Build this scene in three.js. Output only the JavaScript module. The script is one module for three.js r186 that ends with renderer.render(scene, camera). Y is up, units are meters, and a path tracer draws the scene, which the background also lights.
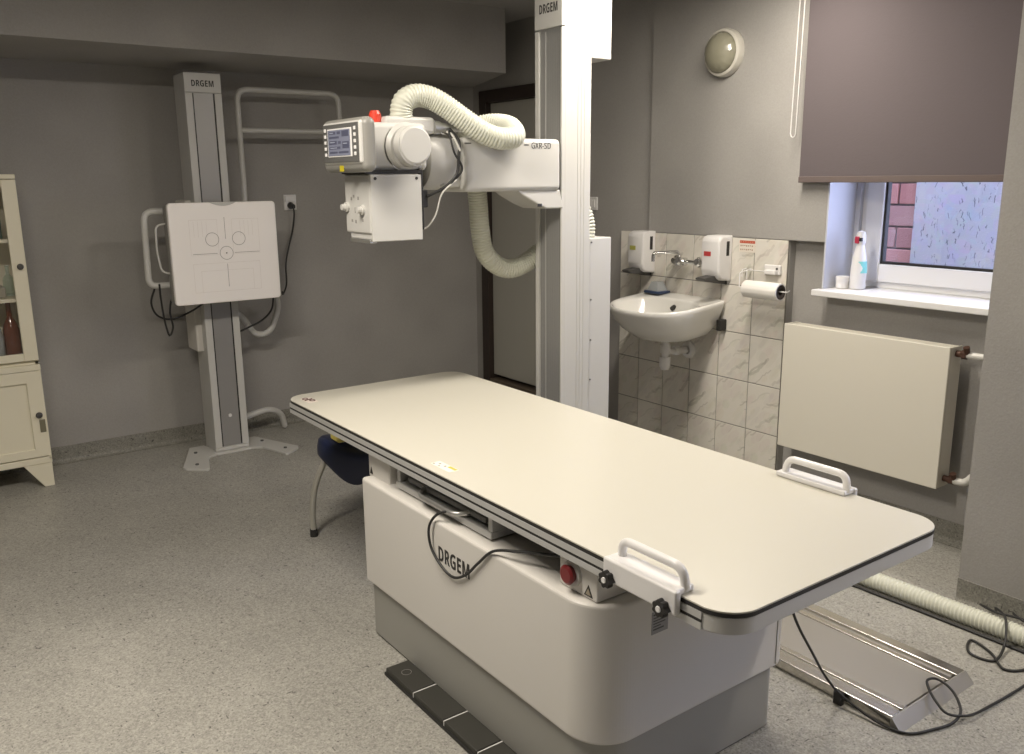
import * as THREE from 'three';
import { RoundedBoxGeometry } from 'three/addons/geometries/RoundedBoxGeometry.js';
import { TextGeometry } from 'three/addons/geometries/TextGeometry.js';
import { FontLoader } from 'three/addons/loaders/FontLoader.js';
import { mergeGeometries, toCreasedNormals } from 'three/addons/utils/BufferGeometryUtils.js';
import { RectAreaLightUniformsLib } from 'three/addons/lights/RectAreaLightUniformsLib.js';

// ------------------------------------------------------------------ camera, sky, lights, exposure
const scene = new THREE.Scene();
const camera = new THREE.PerspectiveCamera(2 * Math.atan(377 / 870) * 180 / Math.PI, 1024 / 754, 0.05, 60);
{
  const yaw = 36.0055 * Math.PI / 180, pit = 12.8037 * Math.PI / 180, rol = -0.5356 * Math.PI / 180;
  const fw = new THREE.Vector3(Math.sin(yaw) * Math.cos(pit), -Math.sin(pit), -Math.cos(yaw) * Math.cos(pit));
  const rt = new THREE.Vector3(Math.cos(yaw), 0, Math.sin(yaw));
  const up = new THREE.Vector3().crossVectors(rt, fw);
  camera.position.set(0, 1.6, 0);
  camera.up.copy(up.clone().multiplyScalar(Math.cos(rol)).addScaledVector(rt, -Math.sin(rol)));
  camera.lookAt(camera.position.clone().add(fw));
}
scene.add(camera);
const renderer = new THREE.WebGLRenderer({ antialias: true });
renderer.toneMapping = THREE.LinearToneMapping;
renderer.toneMappingExposure = 2.9;
renderer.shadowMap.enabled = true;
RectAreaLightUniformsLib.init();
scene.background = new THREE.Color().setRGB(1.65, 1.85, 2.8);        // overcast daylight outside the window
const CEIL = 2.63;
const LAMP_COLOUR = new THREE.Color().setRGB(1, 0.91, 0.79);
// ceiling luminaires: [x, z, length along x, length along z, intensity]
const LAMPS = [[2.70, -2.46, 1.2, 0.2, 20.5], [0.30, -2.2, 1.2, 0.2, 37], [3.0, 0.1, 0.2, 1.2, 18]];
for (const [x, z, w, d, I] of LAMPS) {
  const l = new THREE.RectAreaLight(LAMP_COLOUR, I, w - 0.04, d - 0.04);
  l.position.set(x, CEIL - 0.085, z); l.rotation.x = -Math.PI / 2; l.castShadow = true;
  l.name = 'luminaire_light'; scene.add(l);
}

// ------------------------------------------------------------------ helpers
const V = (x, y, z) => new THREE.Vector3(x, y, z);
let seed = 12345;
const rnd = () => { seed = (seed * 1664525 + 1013904223) >>> 0; return seed / 4294967296; };
const taken = {};
const numbered = n => { const k = taken[n] = (taken[n] ?? -1) + 1; return k ? n + '_' + String(k).padStart(3, '0') : n; };
function mat(rgb, rough = 0.6, extra = {}) {
  return new THREE.MeshPhysicalMaterial({ color: new THREE.Color().setRGB(...rgb), roughness: rough, ...extra });
}
// uv in metres, taken from the dominant axis of each triangle
function metric(g) {
  g = g.index ? g.toNonIndexed() : g;
  const p = g.attributes.position, uv = new Float32Array(p.count * 2), a = V(), b = V(), c = V(), n = V();
  for (let i = 0; i < p.count; i += 3) {
    a.fromBufferAttribute(p, i); b.fromBufferAttribute(p, i + 1); c.fromBufferAttribute(p, i + 2);
    n.copy(b).sub(a).cross(c.clone().sub(a));
    const ax = Math.abs(n.x), ay = Math.abs(n.y), az = Math.abs(n.z);
    [a, b, c].forEach((v, k) => {
      const [s, t] = ay >= ax && ay >= az ? [v.x, v.z] : ax >= az ? [v.z, v.y] : [v.x, v.y];
      uv[(i + k) * 2] = s; uv[(i + k) * 2 + 1] = t;
    });
  }
  g.setAttribute('uv', new THREE.BufferAttribute(uv, 2));
  return g;
}
function clean(g) {                                   // same attributes everywhere so that geometries merge
  g = g.index ? g.toNonIndexed() : g;
  for (const k of Object.keys(g.attributes)) if (!['position', 'normal', 'uv'].includes(k)) g.deleteAttribute(k);
  if (!g.attributes.normal) g.computeVertexNormals();
  if (!g.attributes.uv) g.setAttribute('uv', new THREE.BufferAttribute(new Float32Array(g.attributes.position.count * 2), 2));
  return g;
}
const join = gs => gs.length === 1 ? gs[0] : mergeGeometries(gs.map(clean), false);
// box between two corners, edges rounded by r
function bx(x0, x1, y0, y1, z0, z1, r = 0, seg = 2) {
  const w = Math.abs(x1 - x0), h = Math.abs(y1 - y0), d = Math.abs(z1 - z0);
  const g = r > 0 ? new RoundedBoxGeometry(w, h, d, seg, Math.min(r, w / 2.01, h / 2.01, d / 2.01)) : new THREE.BoxGeometry(w, h, d);
  g.translate((x0 + x1) / 2, (y0 + y1) / 2, (z0 + z1) / 2);
  return g;
}
// cylinder from a to b
function cyl(a, b, r0, r1 = r0, n = 20, open = false) {
  const d = b.clone().sub(a), g = new THREE.CylinderGeometry(r1, r0, d.length(), n, 1, open);
  g.applyQuaternion(new THREE.Quaternion().setFromUnitVectors(V(0, 1, 0), d.clone().normalize()));
  g.translate((a.x + b.x) / 2, (a.y + b.y) / 2, (a.z + b.z) / 2);
  return g;
}
const curve = (pts, tension = 0.5) => new THREE.CatmullRomCurve3(pts.map(p => p.isVector3 ? p : V(...p)), false, 'centripetal', tension);
function tube(pts, r, n = 10, seg = 0) {
  const c = curve(pts), g = new THREE.TubeGeometry(c, seg || Math.max(12, pts.length * 8), r, n, false);
  const ends = [[c.getPoint(0), c.getTangent(0), -1], [c.getPoint(1), c.getTangent(1), 1]].map(([p, t, s]) => cyl(p.clone().addScaledVector(t, -s * r * 0.02), p.clone().addScaledVector(t, s * r * 0.3), r * 0.98, r * 0.8, n));
  return join([g, ...ends]);
}
// straight tube pieces with round elbows of radius e
function pipe(pts, e, r, n = 12) {
  const P = pts.map(p => V(...p)), path = new THREE.CurvePath();
  let last = P[0];
  for (let i = 1; i < P.length - 1; i++) {
    const a = P[i].clone().add(P[i - 1].clone().sub(P[i]).setLength(e)), b = P[i].clone().add(P[i + 1].clone().sub(P[i]).setLength(e));
    path.add(new THREE.LineCurve3(last, a)); path.add(new THREE.QuadraticBezierCurve3(a, P[i], b)); last = b;
  }
  path.add(new THREE.LineCurve3(last, P[P.length - 1]));
  const q = path.curves.flatMap((c, i) => c.isLineCurve3 ? c.getPoints(2) : c.getPoints(8)).filter((v, i, a) => !i || v.distanceTo(a[i - 1]) > 1e-5);
  const cc = new THREE.CurvePath();
  for (let i = 1; i < q.length; i++) cc.add(new THREE.LineCurve3(q[i - 1], q[i]));
  return sweep(q, s => r, n);
}
// sweep a circle of radius rad(arc length) along a polyline with parallel transport
function sweep(q, rad, n = 14, caps = true) {
  const pos = [], idx = [], uv = []; let u = V(0, 1, 0), s = 0, t0 = null;
  q.forEach((p, i) => {
    const t = (i < q.length - 1 ? q[i + 1].clone().sub(i ? q[i - 1] : p) : p.clone().sub(q[i - 1])).normalize();
    if (!t0) { if (Math.abs(t.y) > 0.9) u = V(1, 0, 0); }
    u.sub(t.clone().multiplyScalar(u.dot(t))).normalize(); t0 = t;
    const w = t.clone().cross(u); if (i) s += p.distanceTo(q[i - 1]);
    for (let k = 0; k <= n; k++) {
      const a = k / n * Math.PI * 2, r = rad(s);
      pos.push(p.x + (u.x * Math.cos(a) + w.x * Math.sin(a)) * r, p.y + (u.y * Math.cos(a) + w.y * Math.sin(a)) * r, p.z + (u.z * Math.cos(a) + w.z * Math.sin(a)) * r);
      uv.push(s, k / n);
    }
    if (i) for (let k = 0; k < n; k++) { const a = (i - 1) * (n + 1) + k, b = a + n + 1; idx.push(a, a + 1, b, b, a + 1, b + 1); }
  });
  const g = new THREE.BufferGeometry();
  g.setAttribute('position', new THREE.Float32BufferAttribute(pos, 3)); g.setAttribute('uv', new THREE.Float32BufferAttribute(uv, 2)); g.setIndex(idx); g.computeVertexNormals();
  if (!caps) return g;
  const A = q[0], B = q[q.length - 1], ta = q[1].clone().sub(A).normalize(), tb = B.clone().sub(q[q.length - 2]).normalize();
  return join([g, cyl(A.clone().addScaledVector(ta, -rad(0) * 0.15), A, rad(0) * 0.85, rad(0) * 0.999, n), cyl(B, B.clone().addScaledVector(tb, rad(s) * 0.15), rad(s) * 0.999, rad(s) * 0.85, n)]);
}
// corrugated hose
function hose(pts, r, pitch = 0.0125, depth = 0.0032, n = 18) {
  const c = curve(pts), L = c.getLength(), q = c.getSpacedPoints(Math.round(L / pitch * 6));
  return sweep(q, s => r + depth * (Math.cos(s / pitch * Math.PI * 2) * 0.5 - 0.5) , n);
}
function rrect(x0, x1, y0, y1, r) {                   // r: one radius or [x0y0, x1y0, x1y1, x0y1]
  const [a, b, c, d] = Array.isArray(r) ? r : [r, r, r, r], s = new THREE.Shape();
  s.moveTo(x0 + a, y0); s.lineTo(x1 - b, y0); if (b) s.absarc(x1 - b, y0 + b, b, -Math.PI / 2, 0);
  s.lineTo(x1, y1 - c); if (c) s.absarc(x1 - c, y1 - c, c, 0, Math.PI / 2);
  s.lineTo(x0 + d, y1); if (d) s.absarc(x0 + d, y1 - d, d, Math.PI / 2, Math.PI);
  s.lineTo(x0, y0 + a); if (a) s.absarc(x0 + a, y0 + a, a, Math.PI, Math.PI * 1.5);
  return s;
}
// extrude a plan (x, -z) between two heights
function planGeo(shape, y0, y1, bevel = 0, cs = 10) {
  const g = new THREE.ExtrudeGeometry(shape, { depth: y1 - y0 - 2 * bevel, bevelEnabled: bevel > 0, bevelThickness: bevel, bevelSize: bevel, bevelOffset: -bevel, bevelSegments: 3, curveSegments: cs });
  g.rotateX(-Math.PI / 2); g.translate(0, y0 + bevel, 0);
  return g;
}
const plan = (x0, x1, z0, z1, r, y0, y1, bevel = 0) => planGeo(rrect(x0, x1, -z1, -z0, r), y0, y1, bevel);
// extrude a front view (x, y) between two z
function frontGeo(shape, z0, z1, bevel = 0, cs = 8) {
  const g = new THREE.ExtrudeGeometry(shape, { depth: z1 - z0 - 2 * bevel, bevelEnabled: bevel > 0, bevelThickness: bevel, bevelSize: bevel, bevelOffset: -bevel, bevelSegments: 3, curveSegments: cs });
  g.translate(0, 0, z0 + bevel); return g;
}
const poly = pts => { const s = new THREE.Shape(); pts.forEach((p, i) => i ? s.lineTo(p[0], p[1]) : s.moveTo(p[0], p[1])); return s; };
const lathe = (pts, n = 32) => new THREE.LatheGeometry(pts.map(p => new THREE.Vector2(p[0], p[1])), n);
const crease = (g, a = 0.6) => toCreasedNormals(g, a);

function obj(name, geos, m, parent = scene) {
  const g = Array.isArray(geos) ? join(geos) : geos;
  const o = new THREE.Mesh(g, m); o.castShadow = o.receiveShadow = true;
  o.name = parent === scene ? numbered(name) : name; parent.add(o); return o;
}
function tag(o, label, category, group) { o.userData.label = label; o.userData.category = category; if (group) o.userData.group = group; return o; }
// a Group at the thing's base; its parts are written in world coordinates and shifted under it
function thing(name, label, category, base, build, group) {
  const o = new THREE.Group(); o.name = numbered(name); scene.add(o); tag(o, label, category, group);
  build(o);
  o.position.set(...base); for (const c of o.children) { c.position.x -= base[0]; c.position.y -= base[1]; c.position.z -= base[2]; }
  return o;
}
const struct = (name, geos, m, parent = scene) => { const o = obj(name, geos, m, parent); if (parent === scene) o.userData.kind = 'structure'; return o; };
const font = await new FontLoader().loadAsync('fonts/droid/droid_sans_bold.typeface.json');
const fontR = await new FontLoader().loadAsync('fonts/droid/droid_sans_regular.typeface.json');
function lettering(text, size, width, at, facing, m, parent, f = font) {
  const g = new TextGeometry(text, { font: f, size, depth: 0.0008, curveSegments: 4 });
  g.computeBoundingBox(); const b = g.boundingBox;
  g.translate(-(b.min.x + b.max.x) / 2, -(b.min.y + b.max.y) / 2, 0);
  g.scale(width / (b.max.x - b.min.x), 1, 1);
  if (facing === '-x') g.rotateY(-Math.PI / 2);
  g.translate(...at);
  return obj('lettering', g, m, parent);
}
function canvasTex(w, h, draw, repeat) {
  const c = document.createElement('canvas'); c.width = w; c.height = h; draw(c.getContext('2d'), w, h);
  const t = new THREE.CanvasTexture(c); t.colorSpace = THREE.SRGBColorSpace;
  if (repeat) { t.wrapS = t.wrapT = THREE.RepeatWrapping; t.repeat.set(...repeat); }
  return t;
}
// tileable value noise
function noiseGrid(n, cells, s0) {
  let s = s0; const r = () => { s = (s * 1664525 + 1013904223) >>> 0; return s / 4294967296; };
  const G = Float32Array.from({ length: cells * cells }, r), out = new Float32Array(n * n);
  for (let y = 0; y < n; y++) for (let x = 0; x < n; x++) {
    const fx = x / n * cells, fy = y / n * cells, ix = Math.floor(fx), iy = Math.floor(fy);
    let u = fx - ix, v = fy - iy; u = u * u * (3 - 2 * u); v = v * v * (3 - 2 * v);
    const g = (a, b) => G[(b % cells) * cells + (a % cells)];
    out[y * n + x] = (g(ix, iy) * (1 - u) + g(ix + 1, iy) * u) * (1 - v) + (g(ix, iy + 1) * (1 - u) + g(ix + 1, iy + 1) * u) * v;
  }
  return out;
}
function dataTex(n, f, size, srgb = true) {           // f(i) -> [r,g,b] 0..255; size = metres per repeat
  const d = new Uint8Array(n * n * 4);
  for (let i = 0; i < n * n; i++) { const c = f(i); d[i * 4] = c[0]; d[i * 4 + 1] = c[1]; d[i * 4 + 2] = c[2]; d[i * 4 + 3] = 255; }
  const t = new THREE.DataTexture(d, n, n); t.magFilter = THREE.LinearFilter; t.minFilter = THREE.LinearMipmapLinearFilter; t.generateMipmaps = true;
  t.wrapS = t.wrapT = THREE.RepeatWrapping; t.repeat.set(1 / size, 1 / size);
  if (srgb) t.colorSpace = THREE.SRGBColorSpace; t.needsUpdate = true; return t;
}

// ------------------------------------------------------------------ materials
const N = 1024;
const nA = noiseGrid(N, 512, 7), nB = noiseGrid(N, 256, 8), nC = noiseGrid(N, 12, 9), nD = noiseGrid(N, 360, 10), nE = noiseGrid(N, 200, 11);
const floorTex = dataTex(N, i => {
  let v = 159 + (nA[i] - 0.5) * 34 + (nB[i] - 0.5) * 22 + (nC[i] - 0.5) * 8;
  if (nD[i] > 0.86) v -= 34 * (nD[i] - 0.86) / 0.14 + 12;
  if (nE[i] > 0.93) v -= 58;
  if (nE[i] < 0.09) v += 18;
  return [v, v * 0.988, v * 0.945];
}, 1.7);
const M = {};
M.floor = new THREE.MeshPhysicalMaterial({ map: floorTex, roughness: 0.42, specularIntensity: 0.45, bumpMap: dataTex(512, i => { const v = 128 + (nA[i * 2] - 0.5) * 120; return [v, v, v]; }, 0.8, false), bumpScale: 0.0003 });
const wallTex = dataTex(512, i => { const x = i % 512, y = (i / 512) | 0, k = y * 2 * N + x * 2; const v = 158 + (nC[k] - 0.5) * 9 + (nA[k] - 0.5) * 6; return [v * 1.008, v * 0.993, v * 0.97]; }, 2.3);
const wallBump = dataTex(512, i => { const x = i % 512, y = (i / 512) | 0, k = y * 2 * N + x * 2; const v = 128 + (nB[k] - 0.5) * 110 + (nE[k] - 0.5) * 90; return [v, v, v]; }, 1.1, false);
M.skirting = M.floor.clone(); M.skirting.color = new THREE.Color().setRGB(0.68, 0.68, 0.66);  // same vinyl as the floor, copied with shade put into a darker colour
M.wall = new THREE.MeshPhysicalMaterial({ map: wallTex, roughness: 0.62, specularIntensity: 0.35, bumpMap: wallBump, bumpScale: 0.0006 });
M.ceiling = mat([0.36, 0.35, 0.335], 0.9);
M.white = mat([0.55, 0.545, 0.52], 0.4);
M.cream = mat([0.56, 0.54, 0.465], 0.34);             // table laminate
M.coverWhite = mat([0.66, 0.64, 0.60], 0.42);
M.greyCover = mat([0.34, 0.335, 0.305], 0.5);
M.steelPaint = mat([0.66, 0.65, 0.61], 0.35);
M.black = mat([0.018, 0.017, 0.016], 0.5);
M.rubber = mat([0.025, 0.024, 0.022], 0.75);
M.blackCable = mat([0.02, 0.02, 0.02], 0.5);
M.alu = mat([0.55, 0.55, 0.54], 0.36, { metalness: 0.85 });
M.aluPaint = mat([0.52, 0.52, 0.51], 0.4, { metalness: 0.3 });
M.steel = mat([0.62, 0.60, 0.56], 0.24, { metalness: 1 });
M.steelSheet = mat([0.44, 0.42, 0.38], 0.42, { metalness: 0.6 });
M.chrome = mat([0.75, 0.75, 0.74], 0.1, { metalness: 1 });
M.porcelain = mat([0.78, 0.77, 0.73], 0.12, { clearcoat: 0.6, clearcoatRoughness: 0.08 });
M.plastic = mat([0.74, 0.73, 0.72], 0.28);
M.darkGrey = mat([0.06, 0.058, 0.055], 0.5);
M.consoleGrey = mat([0.25, 0.245, 0.225], 0.42);
M.bezel = mat([0.11, 0.11, 0.105], 0.4);
M.ink = mat([0.03, 0.028, 0.026], 0.6);
M.red = mat([0.62, 0.055, 0.03], 0.35);
M.redButton = mat([0.17, 0.014, 0.016], 0.3);
M.hose = mat([0.62, 0.63, 0.54], 0.42);
M.radiator = mat([0.72, 0.69, 0.60], 0.4);
M.cabinet = mat([0.74, 0.70, 0.56], 0.45);
M.doorFrame = mat([0.035, 0.024, 0.02], 0.4);
M.doorLeaf = mat([0.41, 0.40, 0.355], 0.5);
M.reveal = mat([0.55, 0.56, 0.60], 0.6);
M.pvc = mat([0.78, 0.78, 0.78], 0.3);
M.glass = mat([1, 1, 1], 0.02, { transmission: 1, thickness: 0, ior: 1.5 });
M.yellow = mat([0.55, 0.43, 0.03], 0.5);
M.navy = mat([0.010, 0.016, 0.05], 0.4);
M.stoolLeg = mat([0.50, 0.49, 0.44], 0.35, { metalness: 0.4 });
M.trackGrey = new THREE.MeshPhysicalMaterial({
  roughness: 0.45, metalness: 0.35, map: dataTex(256, i => { const x = i % 256; const v = 152 + (nB[x * 4] - 0.5) * 44 + (nA[i] - 0.5) * 5; return [v, v, v * 0.99]; }, 0.12),
});

// ------------------------------------------------------------------ the room
const ZB = -5.5, XW = 3.67, XT = 3.64, XN = 3.70, XL = -2.0, ZF = 2.2;
struct('floor', metric(bx(XL - 0.2, 4.0, -0.12, 0, ZB - 0.2, ZF + 0.2)), M.floor);
struct('ceiling', metric(bx(XL - 0.2, 4.0, CEIL, CEIL + 0.15, ZB - 0.2, ZF + 0.2)), M.ceiling);
struct('wall_back', metric(bx(XL - 0.2, 4.0, 0, CEIL, ZB - 0.2, ZB)), M.wall);
struct('wall_left', metric(bx(XL - 0.2, XL, 0, CEIL, ZB, ZF)), M.wall);
struct('wall_front', metric(bx(XL - 0.2, 4.0, 0, CEIL, ZF, ZF + 0.2)), M.wall);
struct('ceiling_bulkhead', metric(planGeo(poly([[XL, 5.5], [XL, 4.66], [3.36, 4.66], [3.665, 5.5]]), 2.25, CEIL)), M.wall);
// right wall: door opening, proud plaster above the sink, niche below the window, window opening
const XO = 3.96, WZ0 = -2.485, WZ1 = -1.2, WY0 = 1.045, WY1 = 2.35, DZ0 = -5.41, DZ1 = -4.36, DY = 2.215, W2Z0 = -0.55, W2Z1 = 0.75;
const rightWall = struct('wall_right', metric(join([
  bx(XW, XO, 0, CEIL, ZB, DZ0), bx(XW, XO, DY, CEIL, DZ0, DZ1), bx(XW, XO, 0, CEIL, DZ1, -3.65), bx(XW + 0.101, XO, 0, DY, DZ0, DZ1),  // last box: unseen backing added behind the door to stop daylight leaking in
  bx(XT + 0.013, XO, 0, 1.297, -3.885, -2.685),
])), M.wall);
struct('wall_right_upper', metric(join([bx(XT, XO, 1.297, CEIL, -3.65, WZ0), bx(XT, XO, WY1, CEIL, WZ0, WZ1)])), M.wall);
struct('wall_right_niche', metric(join([bx(XN, XO, 0, 1.297, -2.685, WZ0), bx(XN, XO, 0, WY0, WZ0, WZ1)])), M.wall);
struct('wall_right_front', metric(join([bx(XT, XO, 0, CEIL, WZ1, W2Z0), bx(XT, XO, 0, WY0, W2Z0, W2Z1), bx(XT, XO, WY1, CEIL, W2Z0, W2Z1), bx(XT, XO, 0, CEIL, W2Z1, ZF)])), M.wall);
struct('wall_pilaster', metric(bx(3.18, XT, 0, CEIL, -1.485, -0.75)), M.wall);
// coved vinyl skirting
function cove(len) {
  const s = new THREE.Shape(); s.moveTo(0, 0); s.lineTo(0.035, 0); s.quadraticCurveTo(0.005, 0.002, 0.004, 0.032); s.lineTo(0.004, 0.1); s.lineTo(0, 0.1); s.closePath();
  return new THREE.ExtrudeGeometry(s, { depth: len, bevelEnabled: false, curveSegments: 8 });
}
{
  const b = cove(XW - XL); b.rotateY(Math.PI / 2); b.translate(0, 0, 0); b.scale(1, 1, -1);   // profile runs out along +z
  b.translate(XL, 0, ZB); b.computeVertexNormals();
  const fix = g => { g = g.toNonIndexed ? (g.index ? g.toNonIndexed() : g) : g; return g; };
  const flip = g => { const p = g.attributes.position; for (let i = 0; i < p.count; i += 3) for (const k of ['x', 'y', 'z']) { const G = 'get' + k.toUpperCase(), S = 'set' + k.toUpperCase(), t = p[G](i + 1); p[S](i + 1, p[G](i + 2)); p[S](i + 2, t); } g.computeVertexNormals(); return g; };
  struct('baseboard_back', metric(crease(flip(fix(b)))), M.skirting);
  const side = (x, z0, z1) => { let g = cove(z1 - z0); g.scale(-1, 1, 1); g = flip(fix(g)); g.translate(x, 0, z0); return g; };
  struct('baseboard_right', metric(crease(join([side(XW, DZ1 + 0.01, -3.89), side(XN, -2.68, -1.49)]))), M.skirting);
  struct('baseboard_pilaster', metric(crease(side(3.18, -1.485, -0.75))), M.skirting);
}
// wall tiles, 20 x 25 cm, each its own piece
{
  const tileTex = k => {
    let s = 31 + k * 977; const r = () => { s = (s * 1664525 + 1013904223) >>> 0; return s / 4294967296; };
    return canvasTex(256, 256, (c, w, h) => {
      c.fillStyle = '#d9d5cc'; c.fillRect(0, 0, w, h);
      for (let n = 0; n < 26; n++) { c.fillStyle = `rgba(${150 + r() * 40},${145 + r() * 40},${135 + r() * 35},0.07)`; c.beginPath(); c.ellipse(r() * w, r() * h, 20 + r() * 50, 8 + r() * 22, -0.9, 0, 7); c.fill(); }
      for (let n = 0; n < 7; n++) {
        let x = r() * w, y = r() * h; c.strokeStyle = `rgba(120,114,105,${0.08 + r() * 0.14})`; c.lineWidth = 3 + r() * 12; c.lineCap = 'round'; c.lineJoin = 'round'; c.beginPath(); c.moveTo(x, y);
        for (let j = 0; j < 8; j++) { x += 6 + r() * 14; y -= 4 + r() * 26 - 6; c.lineTo(x, y); } c.stroke();
      }
    });
  };
  const mats = [0, 1, 2, 3].map(k => new THREE.MeshPhysicalMaterial({ map: tileTex(k), roughness: 0.22, specularIntensity: 0.5 }));
  struct('grout', bx(XT + 0.004, XT + 0.0135, 0.0, 1.293, -3.883, -2.687), mat([0.22, 0.21, 0.19], 0.9), rightWall);
  const zs = [-3.883, -3.71, -3.508, -3.302, -3.098, -2.890, -2.686], ys = [1.2955, 1.047, 0.795, 0.542, 0.289, 0.036];
  const cache = {};
  for (let r = 0; r < 5; r++) for (let c = 0; c < 6; c++) {
    const w = zs[c + 1] - zs[c] - 0.0045, h = ys[r] - ys[r + 1] - 0.0045, key = w.toFixed(4) + h.toFixed(4);
    if (!cache[key]) {
      const g = new THREE.ExtrudeGeometry(rrect(-w / 2, w / 2, -h / 2, h / 2, 0), { depth: 0.007, bevelEnabled: true, bevelThickness: 0.0015, bevelSize: 0.0015, bevelOffset: -0.0015, bevelSegments: 1 });
      g.rotateY(-Math.PI / 2);
      const p = g.attributes.position, uv = g.attributes.uv; for (let i = 0; i < p.count; i++) uv.setXY(i, p.getZ(i) / 0.25 + 0.5, p.getY(i) / 0.25 + 0.5);
      cache[key] = g;
    }
    const o = struct('tile', cache[key], mats[(r * 7 + c * 3 + ((r * c) % 3)) % 4], rightWall);
    o.position.set(XT + 0.0085, (ys[r] + ys[r + 1]) / 2, (zs[c] + zs[c + 1]) / 2);
  }
}
// door
{
  const d = new THREE.Group(); d.name = 'door_1'; d.userData = { kind: 'structure', label: 'grey beige door leaf in a dark brown frame' }; scene.add(d);
  obj('door_frame', [bx(XW - 0.012, XW + 0.10, 0, DY, DZ0, DZ0 + 0.085, 0.004), bx(XW - 0.012, XW + 0.10, 0, DY, DZ1 - 0.085, DZ1, 0.004), bx(XW - 0.012, XW + 0.10, DY - 0.085, DY, DZ0 + 0.085, DZ1 - 0.085, 0.003)], M.doorFrame, d);
  obj('door_leaf', bx(XW + 0.03, XW + 0.075, 0.155, DY - 0.088, DZ0 + 0.088, DZ1 - 0.088, 0.002), M.doorLeaf, d);
  obj('threshold', [bx(XW - 0.01, XW + 0.1, 0, 0.125, DZ0 + 0.085, DZ1 - 0.085, 0.004)], mat([0.11, 0.085, 0.06], 0.6), d);
}
// windows with sills and white reveals (the second one stands behind the pilaster, out of frame)
[['window_1', -2.455, WZ1, WZ0, -1.49], ['window_2', W2Z0 + 0.02, W2Z1 - 0.02, W2Z0, W2Z1]].forEach(([name, fz0, fz1, oz0, sillEnd]) => {
  const w = new THREE.Group(); w.name = name; w.userData = { kind: 'structure', label: 'white plastic window frame with one dark sealed pane' }; scene.add(w);
  const x0 = 3.87, x1 = 3.94, fr = (z0, z1, y0, y1, t, a, b, r) => [bx(a, b, y0, y1, z0, z0 + t, r), bx(a, b, y0, y1, z1 - t, z1, r), bx(a, b, y0, y0 + t, z0 + t, z1 - t, r), bx(a, b, y1 - t, y1, z0 + t, z1 - t, r)];
  obj('window_frame', fr(fz0, fz1, 1.075, WY1 - 0.008, 0.05, x0 + 0.015, x1, 0.003), M.pvc, w);
  obj('sash', fr(fz0 + 0.03, fz1 - 0.03, 1.105, WY1 - 0.03, 0.085, x0, x1 - 0.01, 0.006), M.pvc, w);
  obj('gasket', fr(fz0 + 0.115, fz1 - 0.115, 1.19, WY1 - 0.115, 0.012, x0 + 0.012, x0 + 0.04, 0), M.black, w);
  obj('pane', bx(x0 + 0.026, x0 + 0.030, 1.20, WY1 - 0.125, fz0 + 0.125, fz1 - 0.125), M.glass, w);
  obj('reveal', [bx(x0 - 0.01, x1, 1.0765, WY1 - 0.001, oz0 + 0.0005, fz0 + 0.002), bx(XT + 0.002, x0 + 0.02, 1.076, WY1, oz0, oz0 + 0.008), bx(XT + 0.002, x0 + 0.02, 1.076, WY1, fz1 - 0.008, fz1), bx(XT + 0.002, x0 + 0.02, WY1 - 0.008, WY1, oz0 + 0.008, fz1 - 0.008)], M.reveal, w);
  obj('window_sill', [bx(3.59, 3.648, WY0, WY0 + 0.03, oz0 - 0.022, sillEnd, 0.005), bx(3.646, x1, WY0 + 0.0003, WY0 + 0.0297, oz0, fz1, 0.0)], M.pvc, w);
});
// narrow yard outside: brick pier, rendered wall, ground
{
  const brickMats = [[0.55, 0.25, 0.22], [0.62, 0.30, 0.26], [0.50, 0.25, 0.23], [0.57, 0.33, 0.30]].map(c => mat(c, 0.85, { bumpMap: wallBump, bumpScale: 0.003 }));
  const XB = 4.7;
  const bw = struct('wall_outside_brick', metric(bx(XB + 0.012, XB + 0.3, -0.1, 3.2, -4.2, -2.2)), mat([0.2, 0.17, 0.16], 0.95));
  const h = 0.1215, L = 0.25; let row = 0;
  for (let y = 0.833; y < 1.9; y += h, row++) {
    for (let z = -3.62 + (row % 2 ? 0.125 : 0); z < -2.66; z += L) {
      const z1 = Math.min(z + L - 0.012, -2.645); if (z1 - z < 0.04) continue;
      const g = bx(XB - 0.002 * ((row * 5 + 1) % 3), XB + 0.04, y + 0.005, y + h - 0.006, z, z1, 0.004, 1);
      struct('brick', metric(g), brickMats[(row * 3 + Math.round(z * 10)) & 3], bw);
    }
  }
  const stuccoTex = canvasTex(1024, 1024, (c, w, h) => {
    let s = 991; const r = () => { s = (s * 1664525 + 1013904223) >>> 0; return s / 4294967296; };
    c.fillStyle = '#c3c3c6'; c.fillRect(0, 0, w, h);
    for (let n = 0; n < 400; n++) { c.fillStyle = `rgba(${150 + r() * 90},${150 + r() * 90},${155 + r() * 90},0.10)`; c.beginPath(); c.ellipse(r() * w, r() * h, 8 + r() * 50, 10 + r() * 70, r() * 3, 0, 7); c.fill(); }
    for (let n = 0; n < 330; n++) {
      let x = r() * w, y = r() * h; c.strokeStyle = `rgba(60,60,68,${0.25 + r() * 0.5})`; c.lineWidth = 1 + r() * 5; c.beginPath(); c.moveTo(x, y);
      for (let j = 0; j < 4; j++) { x += (r() - 0.5) * 16; y += (r() - 0.25) * 26; c.lineTo(x, y); } c.stroke();
    }
  }, [1 / 0.75, 1 / 0.75]);
  struct('wall_outside_render', metric(bx(XB - 0.02, XB + 0.3, -0.1, 3.2, -2.643, -1.75)), new THREE.MeshPhysicalMaterial({ map: stuccoTex, roughness: 0.9, bumpMap: wallBump, bumpScale: 0.0012 }));
  struct('ground_outside', bx(4.0, 9, -0.2, -0.1, -6, 3), mat([0.25, 0.24, 0.23], 0.9));
}

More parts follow.
